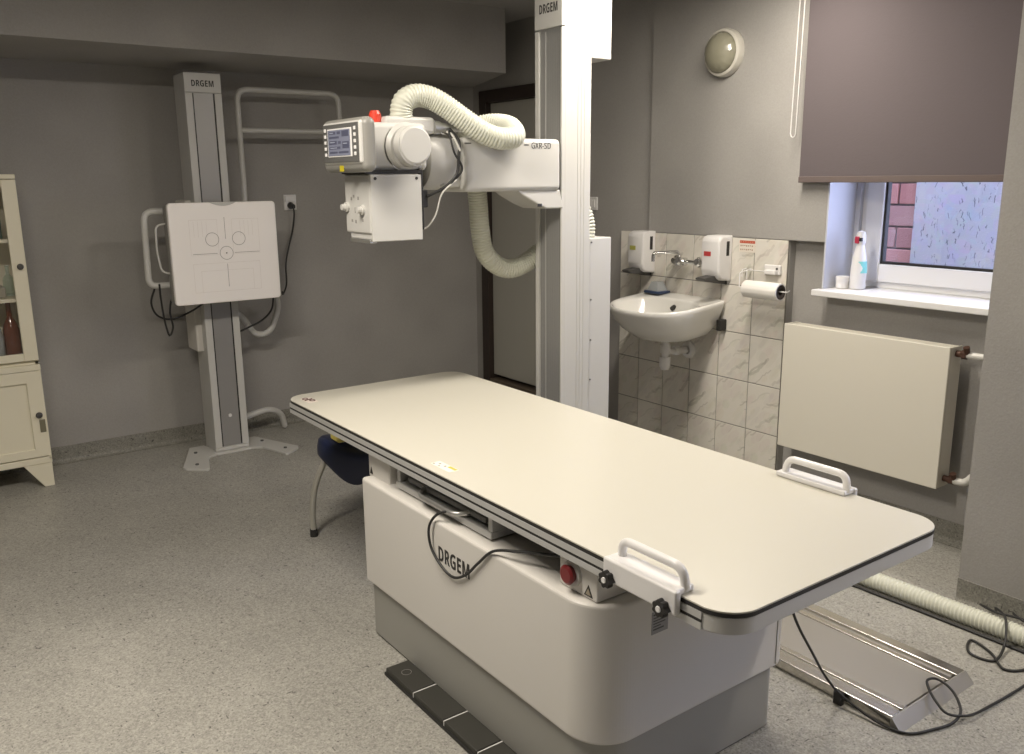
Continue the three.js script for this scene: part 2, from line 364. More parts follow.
// ------------------------------------------------------------------ ceiling luminaires
LAMPS.forEach(([x, z, w, d], i) => thing('ceiling_luminaire', ['shallow white ceiling luminaire above the examination table', 'shallow white ceiling luminaire above the open floor by the cabinet', 'shallow white ceiling luminaire in front of the table end'][i], 'lamp', [x, CEIL, z], o => {
  obj('housing', bx(x - w / 2, x + w / 2, CEIL - 0.07, CEIL, z - d / 2, z + d / 2, 0.008), M.white, o);
  obj('diffuser', bx(x - w / 2 + 0.015, x + w / 2 - 0.015, CEIL - 0.08, CEIL - 0.069, z - d / 2 + 0.015, z + d / 2 - 0.015, 0.003), new THREE.MeshStandardMaterial({ color: 0xffffff, emissive: LAMP_COLOUR, emissiveIntensity: 3, roughness: 0.6 }), o);
}));

// ------------------------------------------------------------------ examination table
const TX0 = 1.263, TX1 = 2.078, TZ0 = -3.305, TZ1 = -1.012, TY = 0.75;
thing('examination_table', 'long white examination table with a cream top on a boxed grey pedestal', 'table', [1.63, 0, -2.02], t => {
  obj('plinth', plan(1.285, 1.975, -2.605, -1.425, [0.09, 0.09, 0.03, 0.03], 0, 0.012), M.black, t);
  obj('lower_cover', plan(1.280, 1.99, -2.622, -1.418, [0.11, 0.05, 0.012, 0.012], 0.008, 0.30, 0.002), M.greyCover, t);
  const up = obj('upper_cover', plan(1.264, 2.006, -2.640, -1.40, [0.12, 0.05, 0.014, 0.014], 0.208, 0.594, 0.010), M.coverWhite, t);
  lettering('DRGEM', 0.047, 0.17, [1.2638, 0.494, -2.042], '-x', M.ink, up);
  const rating = obj('rating_plate', bx(1.441, 1.498, 0.484, 0.545, -1.4005, -1.3985), new THREE.MeshPhysicalMaterial({ roughness: 0.4, map: canvasTex(128, 128, (c, w, h) => {
    c.fillStyle = '#8f8f90'; c.fillRect(0, 0, w, h); c.fillStyle = '#3c3c3e'; for (const [x, y, a, b] of [[10, 14, 60, 8], [10, 34, 90, 6], [10, 50, 80, 6], [10, 66, 96, 6], [10, 82, 60, 6], [10, 98, 84, 8], [88, 12, 26, 16]]) c.fillRect(x, y, a, b);
  }) }), up);
  rating.userData.label = 'small grey rating plate';
  obj('cover_seam', [bx(1.952, 1.954, 0.22, 0.585, -1.4004, -1.398)], M.greyCover, up);
  // top: laminate with a black edge, rim below, extruded rails on the long sides
  obj('tabletop', plan(TX0, TX1, TZ0, TZ1, 0.08, 0.7455, TY, 0.0012), M.cream, t);
  obj('edge_strip', plan(TX0 - 0.0008, TX1 + 0.0008, TZ0 - 0.0008, TZ1 + 0.0008, 0.0808, 0.737, 0.746), M.black, t);
  obj('rim', plan(TX0 + 0.001, TX1 - 0.001, TZ0 + 0.001, TZ1 - 0.001, 0.079, 0.698, 0.7375, 0.003), M.white, t);
  const ra = [[0, 0.697], [0, 0.7125], [0.007, 0.7125], [0.007, 0.7205], [0, 0.7205], [0, 0.7365], [0.03, 0.7365], [0.03, 0.697]];
  for (const s of [1, -1]) {
    const X = s > 0 ? TX0 - 0.0025 : TX1 + 0.0025, pts = ra.map(([a, b]) => [X + s * a, b]);
    const r = obj('side_rail', frontGeo(poly(s > 0 ? pts : pts.slice().reverse()), TZ0 + 0.055, TZ1 - 0.075), M.aluPaint, t);
    obj('rail_insert', bx(X + s * 0.0012, X + s * 0.0075, 0.7128, 0.7202, TZ0 + 0.056, TZ1 - 0.076), M.rubber, r);
  }
  obj('support_frame', [bx(1.33, 2.0, 0.665, 0.699, -2.66, -1.5), bx(1.42, 1.92, 0.590, 0.668, -2.6, -1.46)], M.darkGrey, t);
  // end bearing box
  const sb = obj('bearing_box', bx(1.303, 1.45, 0.586, 0.699, -2.655, -2.505, 0.006), M.coverWhite, t);
  obj('warning_label', frontGeo(poly([[0, 0], [0.022, 0], [0.011, 0.026]]), 0, 0.001).rotateY(-Math.PI / 2).translate(1.3028, 0.60, -2.645), M.ink, sb);
  // image tray
  const tr = obj('tray_housing', [bx(1.305, 1.55, 0.600, 0.622, -2.46, -1.905, 0.003), bx(1.31, 1.55, 0.622, 0.69, -1.925, -1.905, 0.002), bx(1.31, 1.55, 0.622, 0.69, -2.46, -2.44, 0.002)], M.aluPaint, t);
  obj('tray', [bx(1.318, 1.5, 0.632, 0.650, -2.40, -1.95, 0.003), bx(1.326, 1.5, 0.656, 0.668, -2.42, -1.94, 0.002)], M.bezel, tr);
  obj('tray_handle', pipe([[1.33, 0.638, -2.31], [1.283, 0.632, -2.27], [1.283, 0.632, -2.07], [1.33, 0.638, -2.03]], 0.02, 0.008), M.alu, tr);
  // emergency stop
  const es = obj('stop_box', bx(1.298, 1.44, 0.596, 0.699, -1.588, -1.445, 0.004), M.coverWhite, t);
  obj('collar', cyl(V(1.299, 0.643, -1.535), V(1.290, 0.643, -1.535), 0.034, 0.032, 28), M.white, es);
  obj('stop_button', [cyl(V(1.292, 0.643, -1.535), V(1.277, 0.643, -1.535), 0.021, 0.026, 24), cyl(V(1.277, 0.643, -1.535), V(1.272, 0.643, -1.535), 0.026, 0.019, 24)], M.redButton, es).userData.label = 'dark red emergency stop button';
  const tri = frontGeo(poly([[0, 0], [0.032, 0], [0.016, 0.03]]), 0, 0.001).rotateY(-Math.PI / 2).translate(1.2979, 0.603, -1.492);
  const wl = obj('warning_label', tri, M.ink, es);
  obj('warning_sign', frontGeo(poly([[0.0065, 0.004], [0.0255, 0.004], [0.016, 0.022]]), 0, 0.001).rotateY(-Math.PI / 2).translate(1.2972, 0.603, -1.492), mat([0.35, 0.3, 0.22], 0.6), es);
  // prints on the top
  obj('maker_sticker', plan(1.300, 1.342, -3.236, -3.150, 0.004, TY - 0.0005, TY + 0.0006), new THREE.MeshPhysicalMaterial({ roughness: 0.4, color: new THREE.Color().setRGB(0.72, 0.64, 0.58) }), t);
  {
    const ring = (x, z, a, b) => { const q = []; for (let k = 0; k <= 26; k++) q.push(V(x + Math.cos(k / 26 * 6.2832) * a, TY + 0.0008, z + Math.sin(k / 26 * 6.2832) * b)); return sweep(q, () => 0.0024, 6, false); };
    obj('maker_emblem', [ring(1.313, -3.214, 0.010, 0.012), ring(1.328, -3.178, 0.010, 0.012), tube([[1.302, TY + 0.0008, -3.19], [1.318, TY + 0.0008, -3.197], [1.338, TY + 0.0008, -3.205]], 0.0026, 6)], mat([0.075, 0.028, 0.02], 0.6), t);
    const st = obj('table_sticker', plan(1.296, 1.330, -2.215, -2.105, 0.003, TY - 0.0005, TY + 0.0005), mat([0.80, 0.77, 0.68], 0.4), t);
    obj('sticker_stripe', bx(1.316, 1.328, TY, TY + 0.0007, -2.15, -2.108), mat([0.52, 0.47, 0.08], 0.5), st);
    for (let k = 0; k < 4; k++) obj('sticker_print', bx(1.300 + (k % 2) * 0.012, 1.306 + (k % 2) * 0.014, TY, TY + 0.0007, -2.21 + k * 0.015, -2.202 + k * 0.015), mat([0.22, 0.2, 0.17], 0.6), st);
  }
  obj('cable', tube([[1.36, 0.63, -1.99], [1.305, 0.635, -2.05], [1.268, 0.625, -2.118], [1.252, 0.575, -2.158], [1.249, 0.515, -2.150], [1.251, 0.468, -2.095], [1.255, 0.452, -2.035], [1.256, 0.485, -1.965], [1.256, 0.545, -1.90], [1.262, 0.605, -1.83], [1.285, 0.632, -1.73], [1.315, 0.650, -1.63], [1.35, 0.650, -1.58]], 0.0042, 8), M.blackCable, t);
});
// foot pedals beside the pedestal
thing('foot_switch_bar', 'row of flat dark foot pedals on the floor along the table pedestal', 'foot switch', [1.22, 0, -1.9], o => {
  obj('base_plate', bx(1.176, 1.268, 0, 0.012, -2.355, -1.44, 0.003), M.black, o);
  for (let k = 0; k < 5; k++) {
    const p = obj('pedal', bx(1.180, 1.266, 0.010, 0.028, -2.35 + k * 0.182, -2.176 + k * 0.182, 0.004), mat([0.038, 0.037, 0.031], 0.55), o);
    if (k === 0) obj('pedal_mark', sweep(Array.from({ length: 21 }, (_, i) => V(1.222 + Math.cos(i / 20 * 6.2832) * 0.016, 0.0282, -2.285 + Math.sin(i / 20 * 6.2832) * 0.016)), () => 0.0009, 5, false), mat([0.3, 0.28, 0.27], 0.5), p);
    if (k) obj('divider', bx(1.180, 1.266, 0.012, 0.0275, -2.353 + k * 0.182, -2.349 + k * 0.182), M.plastic, o);
  }
});
// hand grips clamped on the side rails
function grip(label, z0, z1, s) {
  const X = s > 0 ? TX0 - 0.003 : TX1 + 0.003, f = (a, b, ...r) => s > 0 ? bx(X - a, X - b, ...r) : bx(X + b, X + a, ...r);
  thing('hand_grip', label, 'hand grip', [X, 0.71, (z0 + z1) / 2], o => {
    obj('clamp', [f(0.018, 0.0005, 0.708, 0.764, z0, z1, 0.006, 3), f(0.012, -0.042, 0.7505, 0.7648, z0 + 0.004, z1 - 0.004, 0.004)], M.plastic, o);
    const hx = X + s * 0.022;
    obj('handle_bar', pipe([[hx, 0.758, z0 + 0.022], [hx - s * 0.004, 0.804, z0 + 0.028], [hx - s * 0.004, 0.804, z1 - 0.016], [hx, 0.758, z1 - 0.010]], 0.026, 0.0105, 14), M.plastic, o);
    for (const z of [z0 + 0.022, z1 - 0.034]) {
      const k = new THREE.Shape(); for (let i = 0; i <= 48; i++) { const a = i / 48 * Math.PI * 2, r = 0.0165 + 0.002 * Math.cos(a * 7); i ? k.lineTo(r * Math.cos(a), r * Math.sin(a)) : k.moveTo(r + 0.002, 0); }
      const g = new THREE.ExtrudeGeometry(k, { depth: 0.012, bevelEnabled: true, bevelThickness: 0.002, bevelSize: 0.002, bevelSegments: 2 }); g.rotateY(-s * Math.PI / 2); g.translate(X - s * 0.0195, 0.718, z);
      const n = obj('knob', g, M.black, o);
      obj('knob_cap', cyl(V(X - s * 0.033, 0.718, z), V(X - s * 0.036, 0.718, z), 0.0075, 0.0065, 18), M.plastic, n);
    }
  });
}
grip('white hand grip with two black star knobs above the rating plate', -1.366, -1.140, 1);
grip('white hand grip on the table edge facing the radiator', -1.505, -1.272, -1);

// ------------------------------------------------------------------ tube stand
const CX0 = 2.35, CX1 = 2.51, CZ0 = -3.05, CZ1 = -2.87;
thing('xray_tube_stand', 'tall white floor column carrying an x-ray tube head on a side arm', 'x-ray machine', [2.43, 0, -2.96], o => {
  obj('foot', [bx(2.27, 2.66, 0.04, 0.16, -3.2, -2.72, 0.01)], M.white, o);
  const col = obj('column', [bx(CX0 + 0.014, CX1, 0.1, 2.58, CZ0, CZ1, 0.006, 3), bx(CX0, CX0 + 0.02, 0.1, 2.195, CZ0 + 0.0006, CZ0 + 0.026, 0.002), bx(CX0, CX0 + 0.02, 0.1, 2.195, CZ1 - 0.012, CZ1 - 0.0006, 0.002), bx(CX0 - 0.001, CX0 + 0.021, 2.20, 2.579, CZ0 + 0.0004, CZ1 - 0.0004, 0.002)], M.white, o);
  obj('track', bx(CX0 + 0.008, CX0 + 0.014, 0.12, 2.20, CZ0 + 0.0265, CZ1 - 0.0205), M.trackGrey, col);
  obj('track_rib', [bx(CX0 + 0.006, CX0 + 0.009, 0.12, 2.19, CZ0 + 0.062, CZ0 + 0.066)], M.aluPaint, col);
  obj('track_gap', bx(CX0 + 0.006, CX0 + 0.013, 0.12, 2.20, CZ1 - 0.0205, CZ1 - 0.0122), M.black, col);
  for (let k = 0; k < 3; k++) obj('side_rib', bx(CX0 + 0.085 + k * 0.018, CX0 + 0.088 + k * 0.018, 0.2, 2.5, CZ1 - 0.001, CZ1 + 0.0015), M.white, col);
  lettering('DRGEM', 0.036, 0.118, [CX0 - 0.0008, 2.277, -2.958], '-x', M.ink, col);
  obj('counterweight_cover', bx(CX1 - 0.01, 2.622, 2.085, 2.58, CZ0 + 0.02, CZ1 - 0.004, 0.006), M.white, o);
  const cb = obj('control_box', bx(CX1 - 0.002, 2.640, 0.20, 1.348, CZ0 + 0.01, CZ1 - 0.006, 0.006), M.white, o);
  for (const y of [0.55, 0.72, 0.9, 1.08, 1.33]) obj('screw', cyl(V(CX1 + 0.012, y, CZ1 - 0.007), V(CX1 + 0.012, y, CZ1 - 0.003), 0.004, 0.004, 10), M.bezel, cb);
  obj('box_hose', hose([[2.545, 1.33, -2.93], [2.547, 1.40, -2.93], [2.535, 1.46, -2.94], [2.50, 1.52, -2.96]], 0.034, 0.0135, 0.004), M.hose, o);
  // arm and carriage
  const arm = obj('arm', [bx(1.86, 2.338, 1.553, 1.758, -3.04, -2.858, 0.02, 4), bx(1.775, 1.95, 1.572, 1.752, -3.02, -2.885, 0.012, 3)], M.white, o);
  lettering('GXR-SD', 0.023, 0.098, [2.233, 1.731, -2.8578], '+z', M.ink, arm, fontR);
  obj('arm_line', bx(2.146, 2.170, 1.7305, 1.7345, -2.859, -2.8575), M.ink, arm);
  obj('arm_line', bx(1.865, 1.895, 1.733, 1.737, -2.859, -2.8575), M.ink, arm);
  const car = obj('carriage', frontGeo(poly([[2.12, 1.556], [2.34, 1.556], [2.36, 1.48], [2.27, 1.48], [2.22, 1.500], [2.15, 1.535]]), -3.04, -2.868, 0.006), M.white, o);
  obj('carriage_button', bx(2.222, 2.244, 1.489, 1.502, -2.8695, -2.8665, 0.001), M.black, car);
  // tube head
  const hb = obj('head_body', [bx(1.42, 1.70, 1.634, 1.802, -3.035, -2.85, 0.022, 4), bx(1.54, 1.748, 1.765, 1.826, -3.0, -2.868, 0.016, 3)], M.white, o);
  obj('head_seam', bx(1.435, 1.668, 1.624, 1.636, -3.03, -2.84), M.black, o);
  const tr = obj('trunnion', [cyl(V(1.605, 1.716, -3.0), V(1.605, 1.716, -2.85), 0.086, 0.086, 40), cyl(V(1.610, 1.718, -2.85), V(1.610, 1.718, -2.835), 0.086, 0.074, 40), cyl(V(1.615, 1.72, -2.835), V(1.618, 1.721, -2.805), 0.072, 0.070, 40)].map(g => crease(clean(g))), M.white, o);
  obj('trunnion_cap', crease(clean(lathe([[0, 0.012], [0.06, 0.011], [0.067, 0.006], [0.069, 0], [0, 0]], 40).rotateX(Math.PI / 2).translate(1.618, 1.721, -2.806))), M.white, tr);
  obj('tube_housing', crease(clean(lathe([[0, 0], [0.085, 0], [0.105, 0.012], [0.109, 0.03], [0.109, 0.095], [0.104, 0.105], [0.104, 0.118], [0.09, 0.135], [0, 0.14]], 48).rotateZ(-Math.PI / 2).translate(1.70, 1.672, -2.955))), M.white, o);
  obj('cable_gland', [cyl(V(1.74, 1.79, -2.885), V(1.772, 1.79, -2.885), 0.026, 0.024), cyl(V(1.772, 1.79, -2.885), V(1.80, 1.79, -2.885), 0.018, 0.018), cyl(V(1.80, 1.79, -2.885), V(1.93, 1.787, -2.90), 0.0125, 0.0125)].map(g => crease(clean(g))), M.alu, o);
  obj('warning_lamp', [cyl(V(1.524, 1.795, -2.92), V(1.524, 1.832, -2.92), 0.023, 0.022, 24), cyl(V(1.524, 1.832, -2.92), V(1.524, 1.845, -2.92), 0.022, 0.016, 24)].map(g => crease(clean(g))), M.red, o).userData.label = 'red push button on top of the tube head';
  // console facing the room
  const con = obj('console', [bx(1.375, 1.428, 1.628, 1.812, -3.058, -2.722, 0.026, 4)], M.consoleGrey, o);
  obj('console_face', bx(1.368, 1.39, 1.655, 1.800, -3.033, -2.735, 0.012, 3), M.white, con);
  obj('console_bezel', bx(1.3655, 1.37, 1.663, 1.793, -3.023, -2.745, 0.002), M.bezel, con);
  obj('screen_frame', bx(1.3635, 1.368, 1.681, 1.778, -2.983, -2.792, 0.002), M.plastic, con);
  obj('screen', bx(1.3622, 1.366, 1.686, 1.773, -2.975, -2.801), new THREE.MeshStandardMaterial({ roughness: 0.3, emissive: 0xffffff, emissiveIntensity: 0.05, emissiveMap: canvasTex(128, 96, scr), map: canvasTex(128, 96, scr) }), con);
  function scr(c, w, h) {
    c.fillStyle = '#747889'; c.fillRect(0, 0, w, h); c.fillStyle = '#4a4d60';
    for (const [x, y, a, b] of [[6, 6, 40, 10], [54, 6, 20, 10], [82, 4, 40, 22], [6, 24, 60, 8], [6, 40, 46, 14], [60, 42, 16, 10], [84, 44, 38, 26], [6, 62, 66, 10], [8, 80, 46, 8], [62, 80, 56, 8]]) c.fillRect(x, y, a, b);
    c.fillStyle = '#a2a7b6'; for (const [x, y, a, b] of [[10, 9, 22, 3], [10, 44, 30, 3], [88, 50, 24, 3], [12, 65, 40, 3]]) c.fillRect(x, y, a, b);
  }
  for (const z of [-3.003, -2.768]) for (let k = 0; k < 5; k++) obj('key', bx(1.3625, 1.367, 1.684 + k * 0.021, 1.696 + k * 0.021, z - 0.007, z + 0.007, 0.002), M.plastic, con);
  obj('radiation_sign', bx(1.3735, 1.376, 1.632, 1.652, -2.915, -2.885), mat([0.5, 0.42, 0.02], 0.5), con);
  // collimator
  const cl = obj('collimator', [bx(1.447, 1.655, 1.412, 1.624, -3.04, -2.84, 0.008, 3), bx(1.455, 1.64, 1.392, 1.415, -3.02, -2.85, 0.003)], M.white, o);
  obj('front_panel', bx(1.449, 1.656, 1.385, 1.620, -2.842, -2.832, 0.003), M.white, cl);
  for (const x of [1.468, 1.636]) obj('screw', cyl(V(x, 1.607, -2.833), V(x, 1.607, -2.829), 0.006, 0.005, 12), M.black, cl);
  for (const [z, y] of [[-3.02, 1.505], [-2.895, 1.497]]) obj('collimator_knob', [cyl(V(1.447, y, z), V(1.438, y, z), 0.018, 0.018), cyl(V(1.438, y, z), V(1.422, y, z), 0.013, 0.011)].map(g => crease(clean(g))), M.white, cl);
  for (const [z, y, h] of [[-2.985, 1.53, 0.012], [-2.965, 1.54, 0.01], [-2.93, 1.532, 0.012], [-2.985, 1.452, 0.01], [-2.955, 1.448, 0.012], [-2.9, 1.455, 0.01], [-2.955, 1.485, 0.02]]) obj('scale_print', bx(1.4462, 1.448, y, y + h, z - 0.006, z + 0.006), mat([0.3, 0.29, 0.27], 0.6), cl);
  obj('accessory_rail', [bx(1.452, 1.48, 1.378, 1.392, -3.02, -2.86, 0.002)], M.alu, cl);
  obj('rear_bracket', [bx(1.656, 1.672, 1.42, 1.64, -3.0, -2.845, 0.003), bx(1.67, 1.705, 1.50, 1.565, -2.95, -2.87, 0.004)], M.black, o);
  obj('loom', [tube([[1.80, 1.785, -2.86], [1.825, 1.74, -2.835], [1.82, 1.68, -2.832], [1.812, 1.62, -2.835], [1.77, 1.575, -2.85], [1.70, 1.54, -2.87]], 0.006, 8), tube([[1.79, 1.78, -2.85], [1.80, 1.70, -2.83], [1.835, 1.64, -2.832], [1.79, 1.585, -2.84]], 0.004, 8)], M.blackCable, o);
  obj('loom_wrap', [tube([[1.79, 1.775, -2.86], [1.80, 1.765, -2.845], [1.812, 1.74, -2.835], [1.825, 1.705, -2.828]], 0.0045, 8), tube([[1.81, 1.60, -2.835], [1.755, 1.55, -2.85], [1.735, 1.47, -2.87], [1.70, 1.425, -2.88], [1.665, 1.42, -2.89]], 0.0035, 8)], M.steelPaint, o);
  // corrugated hose looping over the arm and back to the column
  obj('corrugated_hose', hose([[1.632, 1.80, -2.91], [1.626, 1.842, -2.91], [1.637, 1.879, -2.905], [1.677, 1.901, -2.90], [1.727, 1.898, -2.89], [1.78, 1.872, -2.87], [1.85, 1.82, -2.84], [1.925, 1.772, -2.815], [1.99, 1.752, -2.80], [2.055, 1.758, -2.805], [2.09, 1.782, -2.85], [2.105, 1.808, -2.92], [2.075, 1.815, -2.995], [2.02, 1.795, -3.05], [2.035, 1.73, -3.095], [2.085, 1.62, -3.12], [2.105, 1.50, -3.13], [2.113, 1.39, -3.13], [2.135, 1.295, -3.13], [2.19, 1.238, -3.125], [2.255, 1.215, -3.115], [2.34, 1.24, -3.10], [2.42, 1.30, -3.08]], 0.0425, 0.0115, 0.003, 20), M.hose, o);
});
// steel floor rail on which the column rolls
thing('floor_rail', 'low stainless steel floor track reaching out beside the table pedestal', 'rail', [2.46, 0, -2.6], o => {
  obj('bed', bx(2.268, 2.652, 0, 0.026, -4.4, -1.21, 0.002), M.steelSheet, o);
  for (const s of [-1, 1]) {
    const x = 2.46 + s * 0.187;
    obj('runner', [bx(x - 0.024, x + 0.024, 0, 0.036, -4.4, -1.195, 0.004), bx(x - s * 0.055 - 0.012, x - s * 0.055 + 0.012, 0.02, 0.031, -4.4, -1.2, 0.003)], M.steel, o);
  }
  obj('end_plate', frontGeo(poly([[0, 0], [0.035, 0.0], [0.004, 0.034], [0, 0.034]]), 0, 0.43, 0).rotateY(-Math.PI / 2).translate(2.675, 0, -1.197), M.steelSheet, o);
});

// ------------------------------------------------------------------ wall stand with image receptor
thing('chest_stand', 'white wall column carrying a square flat image receptor with printed cross', 'x-ray stand', [1.6, 0, -5.15], o => {
  const SX0 = 1.502, SX1 = 1.706, SF = -5.1, SB = -5.3;
  const col = obj('column', [bx(SX0, SX1, 0.01, 2.19, SB, SF - 0.01, 0.006), bx(SX0 + 0.0005, SX0 + 0.041, 0.036, 2.084, SF - 0.03, SF - 0.0005, 0.003), bx(SX1 - 0.041, SX1 - 0.0005, 0.036, 2.084, SF - 0.03, SF - 0.0005, 0.003), bx(SX0 + 0.0003, SX1 - 0.0003, 2.085, 2.1895, SF - 0.03, SF, 0.003), bx(SX0 + 0.0003, SX1 - 0.0003, 0.016, 0.035, SF - 0.03, SF, 0.003)], M.white, o);
  obj('belt', bx(SX0 + 0.048, SX1 - 0.048, 0.04, 2.082, SF - 0.012, SF - 0.006), mat([0.34, 0.335, 0.325], 0.4, { metalness: 0.4 }), col);
  for (const x of [SX0 + 0.0445, SX1 - 0.0445]) obj('slot', bx(x - 0.003, x + 0.003, 0.04, 2.082, SF - 0.011, SF - 0.004), M.black, col);
  obj('pin', cyl(V(1.604, 0.227, SF - 0.007), V(1.604, 0.227, SF + 0.002), 0.011, 0.009, 18), M.plastic, col);
  lettering('DRGEM', 0.033, 0.122, [1.603, 2.134, SF + 0.0003], '+z', M.ink, col);
  obj('rear_cover', [bx(SX0 - 0.035, SX0 + 0.02, 0.62, 1.5, -5.36, -5.17, 0.01)], M.coverWhite, o);
  // splayed feet
  for (const s of [-1, 1]) {
    const pts = [[0.095, 5.20], [0.115, 5.295], [0.205, 5.29], [0.345, 4.93], [0.335, 4.895], [0.24, 4.82], [0.225, 4.825], [0.165, 5.04], [0.098, 5.08]].map(([x, z]) => [1.602 + s * x, z]);
    const f = obj('foot_plate', planGeo(poly(s > 0 ? pts : pts.slice().reverse()), 0, 0.014, 0.003), M.white, o);
    for (const [x, z] of [[0.205, -5.16], [0.265, -4.93]]) obj('bolt', cyl(V(1.602 + s * x, 0.013, z), V(1.602 + s * x, 0.021, z), 0.011, 0.010, 8), M.bezel, f);
  }
  obj('cross_plate', bx(1.50, 1.705, 0, 0.014, -5.3, -5.07, 0.003), M.white, o);
  // receptor
  const RX0 = 1.298, RX1 = 1.895, RY0 = 0.938, RY1 = 1.492, RF = -4.9;
  const rshape = rrect(RX0, RX1, RY0, RY1, 0.02);
  const rec = obj('receptor', [frontGeo(rrect(RX0 - 0.004, RX1 - 0.01, RY0 + 0.006, RY1 - 0.008, 0.02), RF - 0.085, RF - 0.026, 0.006), bx(1.45, 1.76, 1.0, 1.43, SF - 0.01, RF - 0.08, 0.008)], M.consoleGrey, o);
  const pg = frontGeo(rshape, RF - 0.03, RF, 0.006);
  { const p = pg.attributes.position, uv = pg.attributes.uv; for (let i = 0; i < p.count; i++) uv.setXY(i, (p.getX(i) - RX0) / (RX1 - RX0), (p.getY(i) - RY0) / (RY1 - RY0)); }
  obj('receptor_plate', pg, new THREE.MeshPhysicalMaterial({ roughness: 0.42, map: canvasTex(1024, 950, (c, w, h) => {
    c.fillStyle = '#fbf7f4'; c.fillRect(0, 0, w, h);
    c.strokeStyle = '#dcd5cf'; c.lineWidth = 2;
    for (const [x, y, a, b] of [[180, 160, 260, 330], [580, 160, 260, 330], [190, 570, 640, 270], [260, 640, 500, 200]]) c.strokeRect(x, y, a, b);
    for (let k = 0; k < 4; k++) { c.beginPath(); c.moveTo(220 + k * 40, 175); c.lineTo(220 + k * 40, 320); c.moveTo(660 + k * 40, 175); c.lineTo(660 + k * 40, 320); c.stroke(); }
    c.strokeStyle = '#857e78'; c.lineWidth = 4;
    for (const [x, y] of [[385, 345], [640, 345]]) { c.beginPath(); c.ellipse(x, y, 62, 62, 0, 0, 7); c.stroke(); }
    c.beginPath(); c.ellipse(512, 478, 62, 62, 0, 0, 7); c.stroke();
    c.beginPath(); c.moveTo(512, 140); c.lineTo(512, 345); c.moveTo(512, 580); c.lineTo(512, 800); c.moveTo(195, 478); c.lineTo(425, 478); c.moveTo(590, 478); c.lineTo(835, 478); c.stroke();
    c.fillStyle = '#5a5450'; c.beginPath(); c.ellipse(512, 478, 7, 7, 0, 0, 7); c.fill();
  }) }), rec);
  { // finger lip at the top edge
    const s = new THREE.Shape(); s.moveTo(1.52, 1.4915); s.quadraticCurveTo(1.60, 1.452, 1.67, 1.4915); s.closePath();
    obj('finger_lip', frontGeo(s, RF - 0.002, RF + 0.004, 0.001), M.white, rec);
  }
  obj('side_handle', pipe([[RX0 + 0.05, 1.39, -4.955], [RX0 - 0.055, 1.375, -4.955], [RX0 - 0.06, 1.24, -4.955], [RX0 - 0.045, 1.125, -4.955], [RX0 + 0.05, 1.10, -4.955]], 0.03, 0.0055, 10), M.white, o);
  // grip bars
  obj('patient_grip', pipe([[1.46, 1.447, -5.02], [1.205, 1.447, -5.02], [1.195, 1.045, -5.02], [1.46, 1.045, -5.02]], 0.05, 0.0175, 14), M.white, o);
  obj('lower_grip', pipe([[1.95, 1.0, -5.15], [2.02, 0.82, -5.28], [1.96, 0.665, -5.30], [1.86, 0.66, -5.29], [1.77, 0.80, -5.25], [1.68, 0.86, -5.24]], 0.055, 0.019, 14), M.white, o);
  obj('overhead_bar', [pipe([[1.70, 1.40, -5.27], [1.852, 1.44, -5.27], [1.852, 2.132, -5.27], [2.498, 2.132, -5.27], [2.498, 1.90, -5.27]], 0.07, 0.0165, 14), pipe([[1.852, 1.898, -5.27], [2.2, 1.90, -5.27], [2.51, 1.902, -5.27]], 0.03, 0.0155, 14)], M.white, o);
  obj('floor_bar', pipe([[1.66, 0.135, -5.30], [1.80, 0.145, -5.33], [1.93, 0.165, -5.34], [2.02, 0.12, -5.36], [2.045, 0.02, -5.38]], 0.05, 0.019, 14), M.white, o);
  obj('cable', [tube([[1.225, 1.03, -5.03], [1.205, 0.95, -5.05], [1.235, 0.875, -5.07], [1.31, 0.845, -5.08], [1.42, 0.88, -5.07], [1.50, 0.93, -5.05]], 0.0055, 8), tube([[1.245, 1.055, -5.0], [1.25, 0.98, -5.02], [1.268, 0.82, -5.04], [1.287, 0.757, -5.05], [1.308, 0.80, -5.05], [1.30, 0.89, -5.05], [1.315, 0.97, -5.03], [1.36, 1.01, -5.02]], 0.0055, 8), tube([[1.95, 0.96, -5.16], [1.935, 0.83, -5.18], [1.875, 0.765, -5.2], [1.80, 0.735, -5.2], [1.70, 0.70, -5.2]], 0.006, 8)], M.blackCable, o);
});
// socket, plug
thing('wall_socket', 'white double wall socket on the grey wall beside the image receptor', 'socket', [2.226, 1.466, ZB], o => {
  obj('cover', [bx(2.183, 2.268, 1.418, 1.516, ZB, ZB + 0.012, 0.004), bx(2.19, 2.261, 1.47, 1.51, ZB + 0.01, ZB + 0.022, 0.004)], M.plastic, o);
  obj('socket_well', cyl(V(2.226, 1.447, ZB + 0.012), V(2.226, 1.447, ZB + 0.016), 0.022, 0.022, 20), M.bezel, o);
});
thing('power_cord', 'black plug and cord hanging from the wall socket', 'cord', [2.226, 1.446, ZB + 0.02], o => {
  obj('plug', [cyl(V(2.226, 1.447, ZB + 0.016), V(2.226, 1.442, ZB + 0.055), 0.020, 0.016, 16)], M.blackCable, o);
  obj('wire', tube([[2.226, 1.442, ZB + 0.055], [2.228, 1.40, ZB + 0.06], [2.222, 1.29, ZB + 0.03], [2.185, 1.17, ZB + 0.03], [2.158, 1.08, ZB + 0.04], [2.145, 0.95, ZB + 0.06], [2.08, 0.90, ZB + 0.16], [2.02, 0.93, ZB + 0.3]], 0.0055, 8), M.blackCable, o);
});

